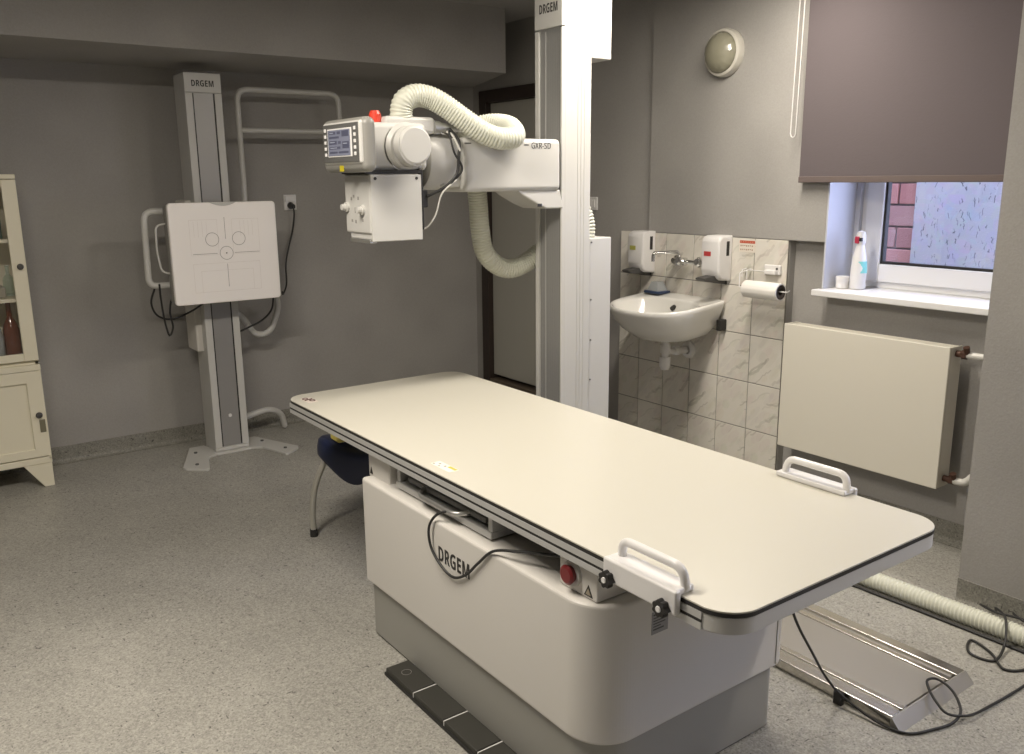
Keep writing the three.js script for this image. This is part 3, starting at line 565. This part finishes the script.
// ------------------------------------------------------------------ cabinet
const KX0 = -0.17, KX1 = 0.628, KF = -5.1, KB = -5.47;
thing('display_cabinet', 'old cream cabinet with a glazed upper door and panelled lower door', 'cabinet', [0.23, 0, -5.28], o => {
  obj('upper_case', [bx(KX0, KX0 + 0.02, 0.66, 1.645, KB, KF - 0.024, 0.003), bx(KX1 - 0.02, KX1, 0.66, 1.645, KB, KF - 0.024, 0.003), bx(KX0, KX1, 1.625, 1.648, KB, KF, 0.004), bx(KX0, KX1, 0.66, 0.69, KB, KF - 0.024, 0.003), ], M.cabinet, o);
  obj('back_panel', bx(KX0 + 0.0205, KX1 - 0.0205, 0.691, 1.624, KB, KB + 0.012), M.cabinet, o);
  for (const y of [1.02, 1.325]) obj('shelf', bx(KX0 + 0.0265, KX1 - 0.0265, y - 0.018, y, KB + 0.014, KF - 0.04, 0.001), M.cabinet, o);
  const ud = obj('glazed_door', [bx(KX1 - 0.068, KX1 - 0.001, 0.694, 1.622, KF - 0.022, KF, 0.004), bx(KX0 + 0.001, KX0 + 0.068, 0.694, 1.622, KF - 0.022, KF, 0.004), bx(KX0 + 0.068, KX1 - 0.068, 1.585, 1.622, KF - 0.022, KF, 0.004), bx(KX0 + 0.068, KX1 - 0.068, 0.694, 0.735, KF - 0.022, KF, 0.004)], M.cabinet, o);
  obj('pane', bx(KX0 + 0.06, KX1 - 0.06, 0.73, 1.59, KF - 0.014, KF - 0.011), M.glass, ud);
  obj('knob', crease(clean(lathe([[0.012, 0], [0.016, 0.006], [0.012, 0.02], [0, 0.023]], 18).rotateX(Math.PI / 2).translate(KX1 - 0.03, 1.186, KF))), M.darkGrey, ud);
  obj('middle_rail', bx(KX0 - 0.002, KX1 + 0.002, 0.640, 0.672, KB, KF + 0.004, 0.005), M.cabinet, o);
  obj('lower_case', [bx(KX0, KX1, 0.145, 0.642, KB, KF - 0.02, 0.004), bx(KX0, KX1, 0.13, 0.165, KB, KF, 0.004), bx(KX0, KX0 + 0.014, 0.15, 0.642, KF - 0.03, KF, 0.002), bx(KX1 - 0.014, KX1, 0.15, 0.642, KF - 0.03, KF, 0.002)], M.cabinet, o);
  const ld = obj('panel_door', [bx(KX1 - 0.075, KX1 - 0.004, 0.17, 0.638, KF - 0.02, KF + 0.002, 0.004), bx(KX0 + 0.004, KX0 + 0.075, 0.17, 0.638, KF - 0.02, KF + 0.002, 0.004), bx(KX0 + 0.07, KX1 - 0.07, 0.575, 0.638, KF - 0.02, KF + 0.002, 0.004), bx(KX0 + 0.07, KX1 - 0.07, 0.17, 0.215, KF - 0.02, KF + 0.002, 0.004), bx(KX0 + 0.07, KX1 - 0.07, 0.21, 0.58, KF - 0.02, KF - 0.010)], M.cabinet, o);
  obj('knob', crease(clean(lathe([[0.013, 0], [0.017, 0.006], [0.012, 0.02], [0, 0.023]], 18).rotateX(Math.PI / 2).translate(KX1 - 0.035, 0.40, KF + 0.002))), M.darkGrey, ld);
  obj('key_tag', bx(KX1 - 0.038, KX1 - 0.010, 0.305, 0.375, KF + 0.003, KF + 0.008, 0.003), mat([0.18, 0.165, 0.11], 0.5), ld);
  for (const s of [0, 1]) for (const zz of [0, 1]) {
    const g = frontGeo(poly(s ? [[KX1 - 0.145, 0.14], [KX1 - 0.05, 0.0], [KX1 - 0.002, 0.0], [KX1 - 0.002, 0.14]] : [[KX0 + 0.002, 0.14], [KX0 + 0.002, 0], [KX0 + 0.05, 0], [KX0 + 0.145, 0.14]]), zz ? KB : KF - 0.034, zz ? KB + 0.03 : KF - 0.004, 0.002);
    obj('leg', g, M.cabinet, o);
  }
});
{
  const amber = mat([0.24, 0.07, 0.03], 0.1, { transmission: 0.45, thickness: 0, ior: 1.45 }), clear = mat([0.82, 0.90, 0.86], 0.06, { transmission: 0.85, thickness: 0 }), grey = mat([0.34, 0.37, 0.37], 0.3);
  const flask = (x, y, z, r, h, m, label) => tag(obj('glass_bottle', crease(clean(lathe([[0, 0], [r * 0.95, 0.002], [r, 0.01], [r, h * 0.5], [r * 0.8, h * 0.6], [r * 0.32, h * 0.72], [r * 0.3, h * 0.95], [r * 0.42, h], [0, h]], 28).translate(x, y, z))), m, undefined), label, 'bottle');
  flask(0.535, 0.6905, -5.26, 0.04, 0.31, amber, 'amber glass bottle standing inside the glazed cabinet by the door frame');
  flask(0.558, 1.0205, -5.30, 0.028, 0.16, clear, 'small clear glass bottle on the middle cabinet shelf');
  tag(obj('enamel_jar', crease(clean(lathe([[0, 0], [0.05, 0], [0.062, 0.03], [0.066, 0.12], [0.05, 0.19], [0.035, 0.215], [0.035, 0.24], [0, 0.245]], 30).translate(0.43, 0.6905, -5.24))), grey), 'grey rounded jar with a narrow neck inside the glazed cabinet', 'jar');
  tag(obj('green_box', bx(0.40, 0.55, 1.3255, 1.45, -5.34, -5.22, 0.004), mat([0.04, 0.085, 0.06], 0.5)), 'dark green box on the top shelf of the glazed cabinet', 'box');
  tag(obj('instrument_tin', bx(0.36, 0.53, 1.0205, 1.075, -5.36, -5.2, 0.008), mat([0.35, 0.33, 0.27], 0.4)), 'low pale tin on the middle shelf of the glazed cabinet', 'tin');
}

// ------------------------------------------------------------------ stool under the table with a yellow box
thing('stool', 'dark blue moulded plastic stool with pale steel legs under the table end', 'stool', [1.80, 0, -3.50], o => {
  // seat shell: dished top with a turned down rim that hangs lowest between the legs
  const cx = 1.80, cz = -3.50, phi = Math.atan2(-0.085, -0.335), n = 72, rows = [], prof = [[0, 0], [0.35, 0.004], [0.7, 0.022], [0.86, 0.036], [0.94, 0.036], [0.985, 0.026], [1, 0.008]];
  const ang = k => k / n * Math.PI * 2, rad = a => { const c = Math.abs(Math.cos(a - phi - Math.PI / 4)), q = Math.abs(Math.sin(a - phi - Math.PI / 4)); return 0.262 / (c ** 3.4 + q ** 3.4) ** (1 / 3.4); };
  const hang = a => 0.05 + 0.05 * Math.sin(2 * (a - phi)) ** 2;
  const dip = a => 0.05 * Math.sin(2 * (a - phi)) ** 2, seatPt = (a, f, y) => [cx + Math.cos(a) * rad(a) * f, y, cz + Math.sin(a) * rad(a) * f];
  for (const [f, y] of prof) rows.push(a => seatPt(a, f, 0.432 + y - (f > 0.6 ? dip(a) * (f - 0.6) / 0.4 : 0)));
  for (const t of [0.35, 0.7, 1]) rows.push(a => seatPt(a, 1.012, 0.440 - dip(a) - hang(a) * t));
  for (const t of [1, 0.5, 0]) rows.push(a => seatPt(a, 0.965, 0.432 - dip(a) - hang(a) * t * 0.98));
  rows.push(a => seatPt(a, 0.8, 0.446 - dip(a) * 0.5)); rows.push(a => seatPt(a, 0.4, 0.424)); rows.push(a => seatPt(a, 0, 0.420));
  const pos = [], idx = [];
  rows.forEach((f, i) => { for (let k = 0; k < n; k++) { pos.push(...f(ang(k))); if (i) { const a = (i - 1) * n + k, b = (i - 1) * n + (k + 1) % n; idx.push(a, b, a + n, b, b + n, a + n); } } });
  const g = new THREE.BufferGeometry(); g.setAttribute('position', new THREE.Float32BufferAttribute(pos, 3)); g.setIndex(idx); g.computeVertexNormals();
  obj('seat', g, M.navy, o);
  for (let q = 0; q < 4; q++) {
    const c = Math.cos(phi + q * Math.PI / 2), d = Math.sin(phi + q * Math.PI / 2), P = (r, y) => [cx + c * r, y, cz + d * r];
    const l = obj('leg', tube([P(0.25, 0.425), P(0.275, 0.36), P(0.325, 0.24), P(0.343, 0.13), P(0.345, 0.03)], 0.0135, 12), M.stoolLeg, o);
    obj('foot_cap', cyl(V(...P(0.345, 0)), V(...P(0.345, 0.035)), 0.0175, 0.0165, 16), M.rubber, l);
  }
  obj('seat_frame', [0, 1].map(q => { const c = Math.cos(phi + q * Math.PI / 2) * 0.25, d = Math.sin(phi + q * Math.PI / 2) * 0.25; return tube([[cx - c, 0.412, cz - d], [cx, 0.406, cz], [cx + c, 0.412, cz + d]], 0.009); }), M.stoolLeg, o);
});
tag(obj('yellow_box', bx(1.552, 1.64, 0.4615, 0.535, -3.54, -3.45, 0.01, 3), mat([0.62, 0.52, 0.12], 0.5)), 'yellow box lying on the dark blue stool', 'box');

// ------------------------------------------------------------------ wash corner
thing('wash_basin', 'white ceramic wall basin with a rounded front on the tiled wall', 'sink', [XT, 0.7, -3.33], o => {
  const cz = -3.328, ringsN = 64;
  const ring = (cx, ax, az, y, nf, nr) => { const r = []; for (let k = 0; k < ringsN; k++) { const a = k / ringsN * Math.PI * 2, c = Math.cos(a), s = Math.sin(a), n = c > 0 ? nr : nf; const px = cx + Math.sign(c) * Math.abs(c) ** (2 / n) * ax; r.push([px, y - 0.032 + 0.047 * (px - 3.17) / 0.47, cz + Math.sign(s) * Math.abs(s) ** (2 / (c > 0 ? nr : nf)) * az]); } return r; };
  const R = [
    ring(3.52, 0.06, 0.07, 0.735, 2, 2), ring(3.51, 0.12, 0.14, 0.738, 2.1, 3), ring(3.475, 0.165, 0.20, 0.765, 2.1, 6), ring(3.44, 0.198, 0.245, 0.82, 2.15, 9), ring(3.415, 0.2235, 0.27, 0.88, 2.2, 10), ring(3.405, 0.234, 0.282, 0.922, 2.2, 12), ring(3.404, 0.2355, 0.2845, 0.938, 2.2, 12), ring(3.406, 0.232, 0.281, 0.947, 2.2, 12), ring(3.404, 0.226, 0.274, 0.949, 2.2, 10),
    ring(3.37, 0.178, 0.247, 0.944, 2.2, 3), ring(3.368, 0.169, 0.238, 0.930, 2.2, 2.8), ring(3.385, 0.14, 0.205, 0.86, 2.2, 2.6), ring(3.41, 0.09, 0.14, 0.815, 2.2, 2.4), ring(3.42, 0.03, 0.035, 0.80, 2, 2)];
  const pos = R.flat(2), idx = [], n = ringsN;
  for (let i = 0; i < R.length - 1; i++) for (let k = 0; k < n; k++) { const a = i * n + k, b = i * n + (k + 1) % n, c = a + n, d = b + n; idx.push(a, c, b, b, c, d); }
  for (const [i, fl] of [[0, 1], [R.length - 1, 0]]) { const c = pos.length / 3; const q = R[i]; pos.push(q.reduce((s, p) => s + p[0], 0) / n, q[0][1], cz); for (let k = 0; k < n; k++) { const a = i * n + k, b = i * n + (k + 1) % n; fl ? idx.push(a, b, c) : idx.push(b, a, c); } }
  const g = new THREE.BufferGeometry(); g.setAttribute('position', new THREE.Float32BufferAttribute(pos, 3)); g.setIndex(idx); g.computeVertexNormals();
  obj('bowl', g, M.porcelain, o);
  obj('overflow', cyl(V(3.535, 0.905, -3.33), V(3.512, 0.895, -3.33), 0.013, 0.013, 16), M.black, o);
  obj('drain', cyl(V(3.42, 0.788, -3.328), V(3.42, 0.798, -3.328), 0.03, 0.028, 20), M.chrome, o);
  obj('trap', [cyl(V(3.47, 0.62, -3.328), V(3.47, 0.745, -3.328), 0.022, 0.022), cyl(V(3.47, 0.655, -3.328), V(3.47, 0.70, -3.328), 0.029, 0.029), cyl(V(3.47, 0.575, -3.328), V(3.47, 0.635, -3.328), 0.030, 0.033), cyl(V(3.47, 0.56, -3.328), V(3.47, 0.578, -3.328), 0.022, 0.029), cyl(V(3.48, 0.66, -3.327), V(3.62, 0.655, -3.31), 0.018, 0.018), cyl(V(3.53, 0.66, -3.322), V(3.565, 0.658, -3.317), 0.025, 0.025)].map(q => crease(clean(q))), M.plastic, o);
  obj('wall_rosette', crease(clean(lathe([[0.05, 0], [0.048, 0.012], [0.034, 0.022], [0.022, 0.022], [0.018, 0.0]], 28).rotateZ(Math.PI / 2).translate(XT, 0.655, -3.305))), M.plastic, o);
  obj('hose_bracket', bx(3.585, 3.638, 0.80, 0.86, -3.075, -3.045, 0.006), M.black, o);
});
thing('mixer_tap', 'chrome wall mixer tap with a bent spout above the basin', 'tap', [XT, 1.15, -3.27], o => {
  obj('body', [cyl(V(3.595, 1.15, -3.40), V(3.595, 1.15, -3.19), 0.013, 0.013), cyl(V(3.595, 1.15, -3.365), V(3.595, 1.15, -3.315), 0.022, 0.022)].map(g => crease(clean(g))), M.chrome, o);
  obj('spout', pipe([[3.58, 1.165, -3.34], [3.565, 1.205, -3.345], [3.46, 1.20, -3.40], [3.44, 1.20, -3.41], [3.438, 1.155, -3.41]], 0.018, 0.0095, 12), M.chrome, o);
  for (const z of [-3.41, -3.20]) obj('wall_union', [cyl(V(3.638, 1.15, z), V(3.625, 1.15, z), 0.031, 0.028), cyl(V(3.625, 1.15, z), V(3.595, 1.15, z), 0.016, 0.016)].map(g => crease(clean(g))), M.chrome, o);
  for (const z of [-3.335, -3.195]) obj('handle', [cyl(V(3.595, 1.15, z), V(3.555, 1.158, z), 0.018, 0.024), cyl(V(3.555, 1.158, z), V(3.545, 1.16, z), 0.024, 0.017), cyl(V(3.57, 1.13, z), V(3.565, 1.185, z), 0.008, 0.008)].map(g => crease(clean(g))), M.chrome, o);
});
function dispenser(label, z0, z1, labelMat) {
  const zc = (z0 + z1) / 2;
  thing('soap_dispenser', label, 'dispenser', [XT, 1.18, zc], o => {
    const s = new THREE.Shape(); s.moveTo(0, 1.065); s.lineTo(0.07, 1.072); s.quadraticCurveTo(0.104, 1.085, 0.108, 1.13); s.lineTo(0.108, 1.265); s.quadraticCurveTo(0.106, 1.30, 0.07, 1.304); s.lineTo(0, 1.304); s.closePath();
    const g = new THREE.ExtrudeGeometry(s, { depth: z1 - z0 - 0.024, bevelEnabled: true, bevelThickness: 0.012, bevelSize: 0.012, bevelOffset: -0.012, bevelSegments: 4, curveSegments: 8 });
    const q = clean(g); q.translate(0, 0, -(z1 - z0 - 0.024) / 2); q.rotateY(Math.PI); q.translate(XT, 0, zc);
    const b = obj('housing', crease(q, 0.7), M.plastic, o);
    obj('level_window', bx(XT - 0.05, XT - 0.028, 1.20, 1.275, z1 - 0.001, z1 + 0.001, 0.0005), M.black, b);
    obj('brand_label', bx(XT - 0.1095, XT - 0.107, 1.198, 1.222, z0 + 0.022, z0 + 0.068), labelMat, b);
    obj('lever', frontGeo(poly([[0.0, 1.045], [0.04, 1.050], [0.075, 1.064], [0.12, 1.064], [0.16, 1.070], [0.178, 1.080], [0.176, 1.088], [0.155, 1.092], [0.11, 1.096], [0.06, 1.098], [0.0, 1.092]]), -0.032, 0.032, 0.004).rotateY(Math.PI).translate(XT, 0, zc), M.darkGrey, o);
  });
}
dispenser('white soap dispenser with a yellow green label on the tiles', -3.712, -3.588, mat([0.42, 0.42, 0.10], 0.5));
dispenser('white soap dispenser with a red label beside the paper notice', -3.152, -3.030, mat([0.45, 0.05, 0.05], 0.5));
thing('soap_dish', 'dark blue soap dish with a clear lid on the basin rim', 'soap dish', [3.585, 0.9585, -3.515], o => {
  obj('dish', bx(3.535, 3.632, 0.9585, 0.975, -3.575, -3.455, 0.006, 3), mat([0.03, 0.05, 0.11], 0.3), o);
  obj('lid', crease(clean(new THREE.CylinderGeometry(0.034, 0.058, 0.05, 4, 1).rotateY(Math.PI / 4).translate(3.585, 1.0, -3.515))), mat([0.75, 0.78, 0.8], 0.15, { transmission: 0.6, thickness: 0 }), o);
});
thing('paper_roll_holder', 'white wire and plastic paper roll holder screwed to the tiles', 'holder', [XT, 1.14, -2.76], o => {
  obj('bracket', [bx(XT - 0.014, XT, 1.12, 1.17, -2.815, -2.715, 0.006), bx(XT - 0.035, XT - 0.008, 1.122, 1.145, -2.80, -2.73, 0.006)], M.plastic, o);
  obj('screw', cyl(V(XT - 0.014, 1.152, -2.735), V(XT - 0.017, 1.152, -2.735), 0.006), M.darkGrey, o);
  obj('hanger', pipe([[XT - 0.02, 1.135, -2.78], [XT - 0.02, 1.135, -2.905], [3.565, 1.125, -2.915], [3.552, 1.052, -2.905], [3.552, 1.052, -2.61], [3.552, 1.062, -2.60]], 0.008, 0.0028, 8), M.plastic, o);
  obj('wire_hook', [pipe([[XT - 0.006, 1.14, -2.93], [3.60, 1.135, -2.93], [3.60, 1.10, -2.93]], 0.008, 0.003, 8), pipe([[XT - 0.006, 1.14, -2.90], [3.60, 1.135, -2.90], [3.60, 1.09, -2.90]], 0.008, 0.003, 8)], M.plastic, o);
});
thing('paper_roll', 'white paper towel roll hanging on its holder beside the radiator niche', 'paper roll', [3.552, 1.05, -2.755], o => {
  obj('paper', crease(clean(lathe([[0.02, -0.106], [0.0425, -0.106], [0.0435, -0.102], [0.0435, 0.102], [0.0425, 0.106], [0.02, 0.106], [0.02, -0.106]], 40).rotateX(Math.PI / 2).translate(3.552, 1.049, -2.755))), mat([0.80, 0.78, 0.74], 0.9), o);
  obj('core', lathe([[0.02, -0.1065], [0.0195, -0.1065], [0.0175, 0.05], [0.0175, 0.1065], [0.036, 0.1068], [0.036, 0.1055], [0.0195, 0.102]], 32).rotateX(Math.PI / 2).translate(3.552, 1.049, -2.755), mat([0.035, 0.026, 0.022], 0.85), o);
});
tag(obj('paper_notice', bx(XT - 0.0012, XT - 0.0002, 1.222, 1.284, -2.988, -2.885), new THREE.MeshPhysicalMaterial({ roughness: 0.8, map: canvasTex(128, 96, (c, w, h) => {
  c.fillStyle = '#dcd4c8'; c.fillRect(0, 0, w, h); c.fillStyle = '#b4492f'; c.fillRect(4, 4, w - 8, 22); c.fillStyle = '#c9846f'; for (let k = 0; k < 6; k++) c.fillRect(10 + k * 18, 10, 11, 9);
  c.fillStyle = '#a3876f'; for (const y of [40, 70]) for (let k = 0; k < 7; k++) c.fillRect(10 + k * 15, y, 9, 12 - (k % 3) * 2);
}) })), 'small paper notice with a red header stuck to the tiles', 'notice');
tag(obj('light_switch', [bx(XW - 0.012, XW, 1.408, 1.488, -4.22, -4.125, 0.004), bx(XW - 0.018, XW - 0.01, 1.425, 1.472, -4.195, -4.165, 0.003), bx(XW - 0.018, XW - 0.01, 1.425, 1.472, -4.158, -4.14, 0.003)], M.plastic), 'white double light switch on the wall behind the tube column', 'switch');

// ------------------------------------------------------------------ radiator
thing('radiator', 'cream flat panel radiator hanging in the niche under the window', 'radiator', [3.62, 0.28, -2.2], o => {
  const z0 = -2.615, z1 = -1.792, y0 = 0.283, y1 = 0.903;
  obj('front_panel', bx(3.548, 3.56, y0, y1, z0, z1, 0.004), M.radiator, o);
  obj('rear_panel', bx(3.63, 3.64, y0 + 0.01, y1 - 0.01, z0 + 0.01, z1 - 0.01, 0.002), M.radiator, o);
  for (const z of [z0, z1 - 0.004]) obj('side_panel', bx(3.5595, 3.645, y0 + 0.004, y1 - 0.002, z, z + 0.004), M.radiator, o);
  for (let k = 0; k < 30; k++) obj('fin', bx(3.562, 3.628, y0 + 0.03, y1 - 0.03, z0 + 0.02 + k * 0.0265, z0 + 0.0215 + k * 0.0265), M.radiator, o);
  obj('top_grille', [bx(3.556, 3.64, y1 - 0.012, y1 - 0.002, z0 + 0.002, z0 + 0.03), ...Array.from({ length: 4 }, (_, k) => bx(3.562 + k * 0.0195, 3.572 + k * 0.0195, y1 - 0.010, y1 - 0.002, z0 + 0.01, z1 - 0.006))], M.radiator, o);
  obj('wall_hook', [bx(3.64, XN, 0.36, 0.40, -2.45, -2.42), bx(3.64, XN, 0.36, 0.40, -1.98, -1.95), bx(3.64, XN, 0.8, 0.83, -2.45, -2.42), bx(3.64, XN, 0.8, 0.83, -1.98, -1.95)], M.steelPaint, o);
});
thing('radiator_pipes', 'painted heating pipes with brass valves between radiator and pilaster', 'pipe', [3.6, 0.3, -1.7], o => {
  const brass = mat([0.085, 0.042, 0.028], 0.5, { metalness: 0.4 });
  for (const [y, up] of [[0.872, 1], [0.325, 0]]) {
    obj('valve', [cyl(V(3.60, y, -1.79), V(3.60, y, -1.755), 0.014, 0.014), cyl(V(3.60, y, -1.768), V(3.60, y, -1.745), 0.019, 0.019, 6), cyl(V(3.60, y, -1.745), V(3.585, y + 0.035, -1.745), 0.011, 0.013)].map(g => crease(clean(g))), brass, o);
    obj('pipe', up ? pipe([[3.60, y, -1.76], [3.605, y + 0.002, -1.60], [3.61, y + 0.004, -1.49]], 0.02, 0.014) : pipe([[3.60, y, -1.76], [3.602, y, -1.70], [3.602, y + 0.045, -1.665], [3.605, y + 0.05, -1.49]], 0.022, 0.0155), M.steelPaint, o);
  }
});

// ------------------------------------------------------------------ window dressing
thing('roller_blind', 'taupe fabric roller blind drawn over the upper window', 'blind', [3.6, 2.5, -2.0], o => {
  const fabric = mat([0.122, 0.102, 0.108], 0.95, { transmission: 0.12, thickness: 0, bumpMap: wallBump, bumpScale: 0.0004 });
  obj('fabric', bx(3.598, 3.5992, 1.585, 2.52, -2.618, -1.50), fabric, o);
  obj('bottom_bar', bx(3.593, 3.603, 1.572, 1.600, -2.620, -1.498, 0.003), mat([0.125, 0.098, 0.092], 0.9), o);
  obj('roller', [cyl(V(3.60, 2.53, -2.63), V(3.60, 2.53, -1.495), 0.03, 0.03, 24)], M.plastic, o);
  obj('bracket', [bx(3.575, XT, 2.49, 2.57, -2.648, -2.632, 0.003)], M.plastic, o);
  const cordQ = []; for (let k = 0; k <= 40; k++) { const t = k / 40; if (t < 0.45) cordQ.push(V(3.585, 2.52 - t / 0.45 * 0.72, -2.634 - t / 0.45 * 0.01)); else if (t < 0.55) { const a = (t - 0.45) / 0.1 * Math.PI; cordQ.push(V(3.585, 1.80 - Math.sin(a) * 0.02, -2.658 + Math.cos(a) * 0.014)); } else cordQ.push(V(3.585, 1.80 + (t - 0.55) / 0.45 * 0.72, -2.672 + (t - 0.55) / 0.45 * 0.012)); }
  obj('pull_cord', sweep(cordQ, () => 0.0026, 6), M.plastic, o);
});
thing('cleaner_bottle', 'white plastic cleaner bottle with red nozzle and teal label on the sill', 'bottle', [3.765, 1.075, -2.375], o => {
  const x = 3.765, z = -2.375, y = 1.0755;
  const g = clean(lathe([[0, 0], [0.034, 0.001], [0.038, 0.008], [0.037, 0.10], [0.032, 0.15], [0.024, 0.185], [0.019, 0.205], [0.0185, 0.215], [0, 0.216]], 32)); g.scale(1, 1, 0.95); g.translate(x, y, z);
  const b = obj('body', crease(g), M.plastic, o);
  obj('nozzle_head', crease(clean(lathe([[0, 0.21], [0.02, 0.21], [0.0225, 0.225], [0.022, 0.25], [0.017, 0.268], [0, 0.275]], 24).translate(x, y, z))), M.plastic, o);
  obj('nozzle', bx(x - 0.028, x - 0.012, y + 0.215, y + 0.248, z - 0.016, z + 0.006, 0.004), mat([0.42, 0.03, 0.06], 0.4), o);
  obj('nozzle_tip', bx(x - 0.025, x - 0.008, y + 0.226, y + 0.242, z + 0.004, z + 0.018, 0.002), M.black, o);
  const lg = clean(new THREE.CylinderGeometry(0.0352, 0.0382, 0.055, 20, 1, true, -0.2, 1.5)); lg.scale(1, 1, 0.95); lg.rotateY(-0.9); lg.translate(x, y + 0.105, z);
  obj('label_patch', lg, new THREE.MeshPhysicalMaterial({ color: new THREE.Color().setRGB(0.22, 0.62, 0.6), roughness: 0.4, side: THREE.DoubleSide }), b);
});
thing('small_jar', 'small white ribbed plastic jar beside the cleaner bottle', 'jar', [3.74, 1.075, -2.437], o => {
  obj('jar_body', crease(clean(lathe([[0, 0], [0.027, 0], [0.030, 0.004], [0.030, 0.018], [0.0285, 0.02], [0.030, 0.022], [0.030, 0.036], [0, 0.037]], 28).translate(3.735, 1.0755, -2.437))), M.plastic, o);
  obj('lid', crease(clean(lathe([[0, 0.037], [0.032, 0.037], [0.032, 0.055], [0.029, 0.058], [0, 0.058]], 28).translate(3.735, 1.0755, -2.437))), M.plastic, o);
});
thing('bulkhead_lamp', 'round unlit glass bulkhead lamp high on the wall above the basin', 'lamp', [XT, 2.215, -3.13], o => {
  obj('base_ring', crease(clean(lathe([[0, 0], [0.116, 0], [0.118, 0.02], [0.112, 0.04], [0.10, 0.046], [0.095, 0.03], [0, 0.03]], 48).rotateZ(Math.PI / 2).translate(XT, 2.215, -3.13))), mat([0.55, 0.53, 0.47], 0.4), o);
  const prof = [[0.097, 0.040]]; for (let k = 0; k <= 12; k++) { const a = k / 12 * Math.PI / 2; prof.push([0.097 * Math.cos(a), 0.040 + 0.06 * Math.sin(a)]); }
  const gl = lathe(prof, 64); { const p = gl.attributes.position; for (let i = 0; i < p.count; i++) { const r = Math.hypot(p.getX(i), p.getZ(i)), a = Math.atan2(p.getZ(i), p.getX(i)); const f = 1 + 0.012 * Math.cos(a * 16) * Math.min(1, r / 0.06); p.setX(i, p.getX(i) * f); p.setZ(i, p.getZ(i) * f); } gl.computeVertexNormals(); }
  obj('glass_dome', gl.rotateZ(Math.PI / 2).translate(XT, 2.215, -3.13), mat([0.40, 0.385, 0.29], 0.3, { transmission: 0.35, thickness: 0, clearcoat: 1, clearcoatRoughness: 0.05 }), o);
  obj('lamp_holder', [bx(XT - 0.05, XT - 0.03, 2.165, 2.19, -3.16, -3.10, 0.004), cyl(V(XT - 0.05, 2.2, -3.13), V(XT - 0.05, 2.255, -3.13), 0.02, 0.026)], mat([0.3, 0.28, 0.2], 0.5), o);
});

// ------------------------------------------------------------------ hoses and cables on the floor
thing('floor_hose', 'cream corrugated cable hose running along the floor past the pilaster', 'hose', [3.03, 0, -1.6], o => {
  obj('hose', hose([[2.66, 0.05, -2.92], [2.80, 0.04, -2.75], [2.95, 0.037, -2.4], [3.01, 0.037, -2.05], [3.025, 0.037, -1.75], [3.035, 0.037, -1.4], [3.045, 0.037, -1.0], [3.05, 0.037, -0.4]], 0.036, 0.0145, 0.0045, 20), M.hose, o);
});
tag(obj('floor_cable', tube([[2.85, 0.006, -2.4], [2.965, 0.006, -1.95], [2.985, 0.006, -1.6], [2.992, 0.006, -1.2], [2.995, 0.006, -0.6]], 0.006, 8, 60), M.blackCable), 'black cable lying along the foot of the corrugated floor hose', 'cable');
thing('control_cable', 'black cable dropping from the table end and looping over the floor track', 'cable', [2.4, 0, -1.2], o => {
  obj('wire', tube([[1.95, 0.675, -1.32], [1.955, 0.60, -1.34], [1.975, 0.42, -1.375], [2.10, 0.21, -1.375], [2.215, 0.055, -1.365], [2.228, 0.022, -1.30], [2.232, 0.007, -1.20], [2.255, 0.006, -1.145], [2.33, 0.006, -1.112], [2.41, 0.008, -1.092], [2.465, 0.020, -1.10], [2.515, 0.042, -1.155], [2.532, 0.046, -1.215], [2.505, 0.046, -1.228], [2.468, 0.044, -1.205], [2.425, 0.036, -1.155], [2.41, 0.026, -1.115], [2.46, 0.016, -1.08], [2.60, 0.006, -1.068], [2.72, 0.006, -1.06], [2.90, 0.006, -1.05], [3.2, 0.006, -1.0]], 0.0042, 8, 220), M.blackCable, o);
  obj('clip', bx(2.222, 2.240, 0.0, 0.045, -1.375, -1.345, 0.003), M.black, o);
});
tag(obj('loose_wire', tube([[3.12, 0.03, -1.10], [3.07, 0.082, -1.19], [3.05, 0.082, -1.28], [3.13, 0.05, -1.37], [3.155, 0.03, -1.33], [3.09, 0.078, -1.30], [3.03, 0.083, -1.24], [2.95, 0.02, -1.20], [2.85, 0.006, -1.19], [2.84, 0.006, -1.26], [2.93, 0.006, -1.30], [2.90, 0.006, -1.22], [2.83, 0.006, -1.14], [2.88, 0.006, -1.10], [2.98, 0.02, -1.09], [3.03, 0.082, -1.13], [3.06, 0.084, -1.20], [3.09, 0.082, -1.24]], 0.0045, 8, 220), M.blackCable), 'tangled thin black wire draped over the corrugated floor hose', 'wire');

renderer.render(scene, camera);
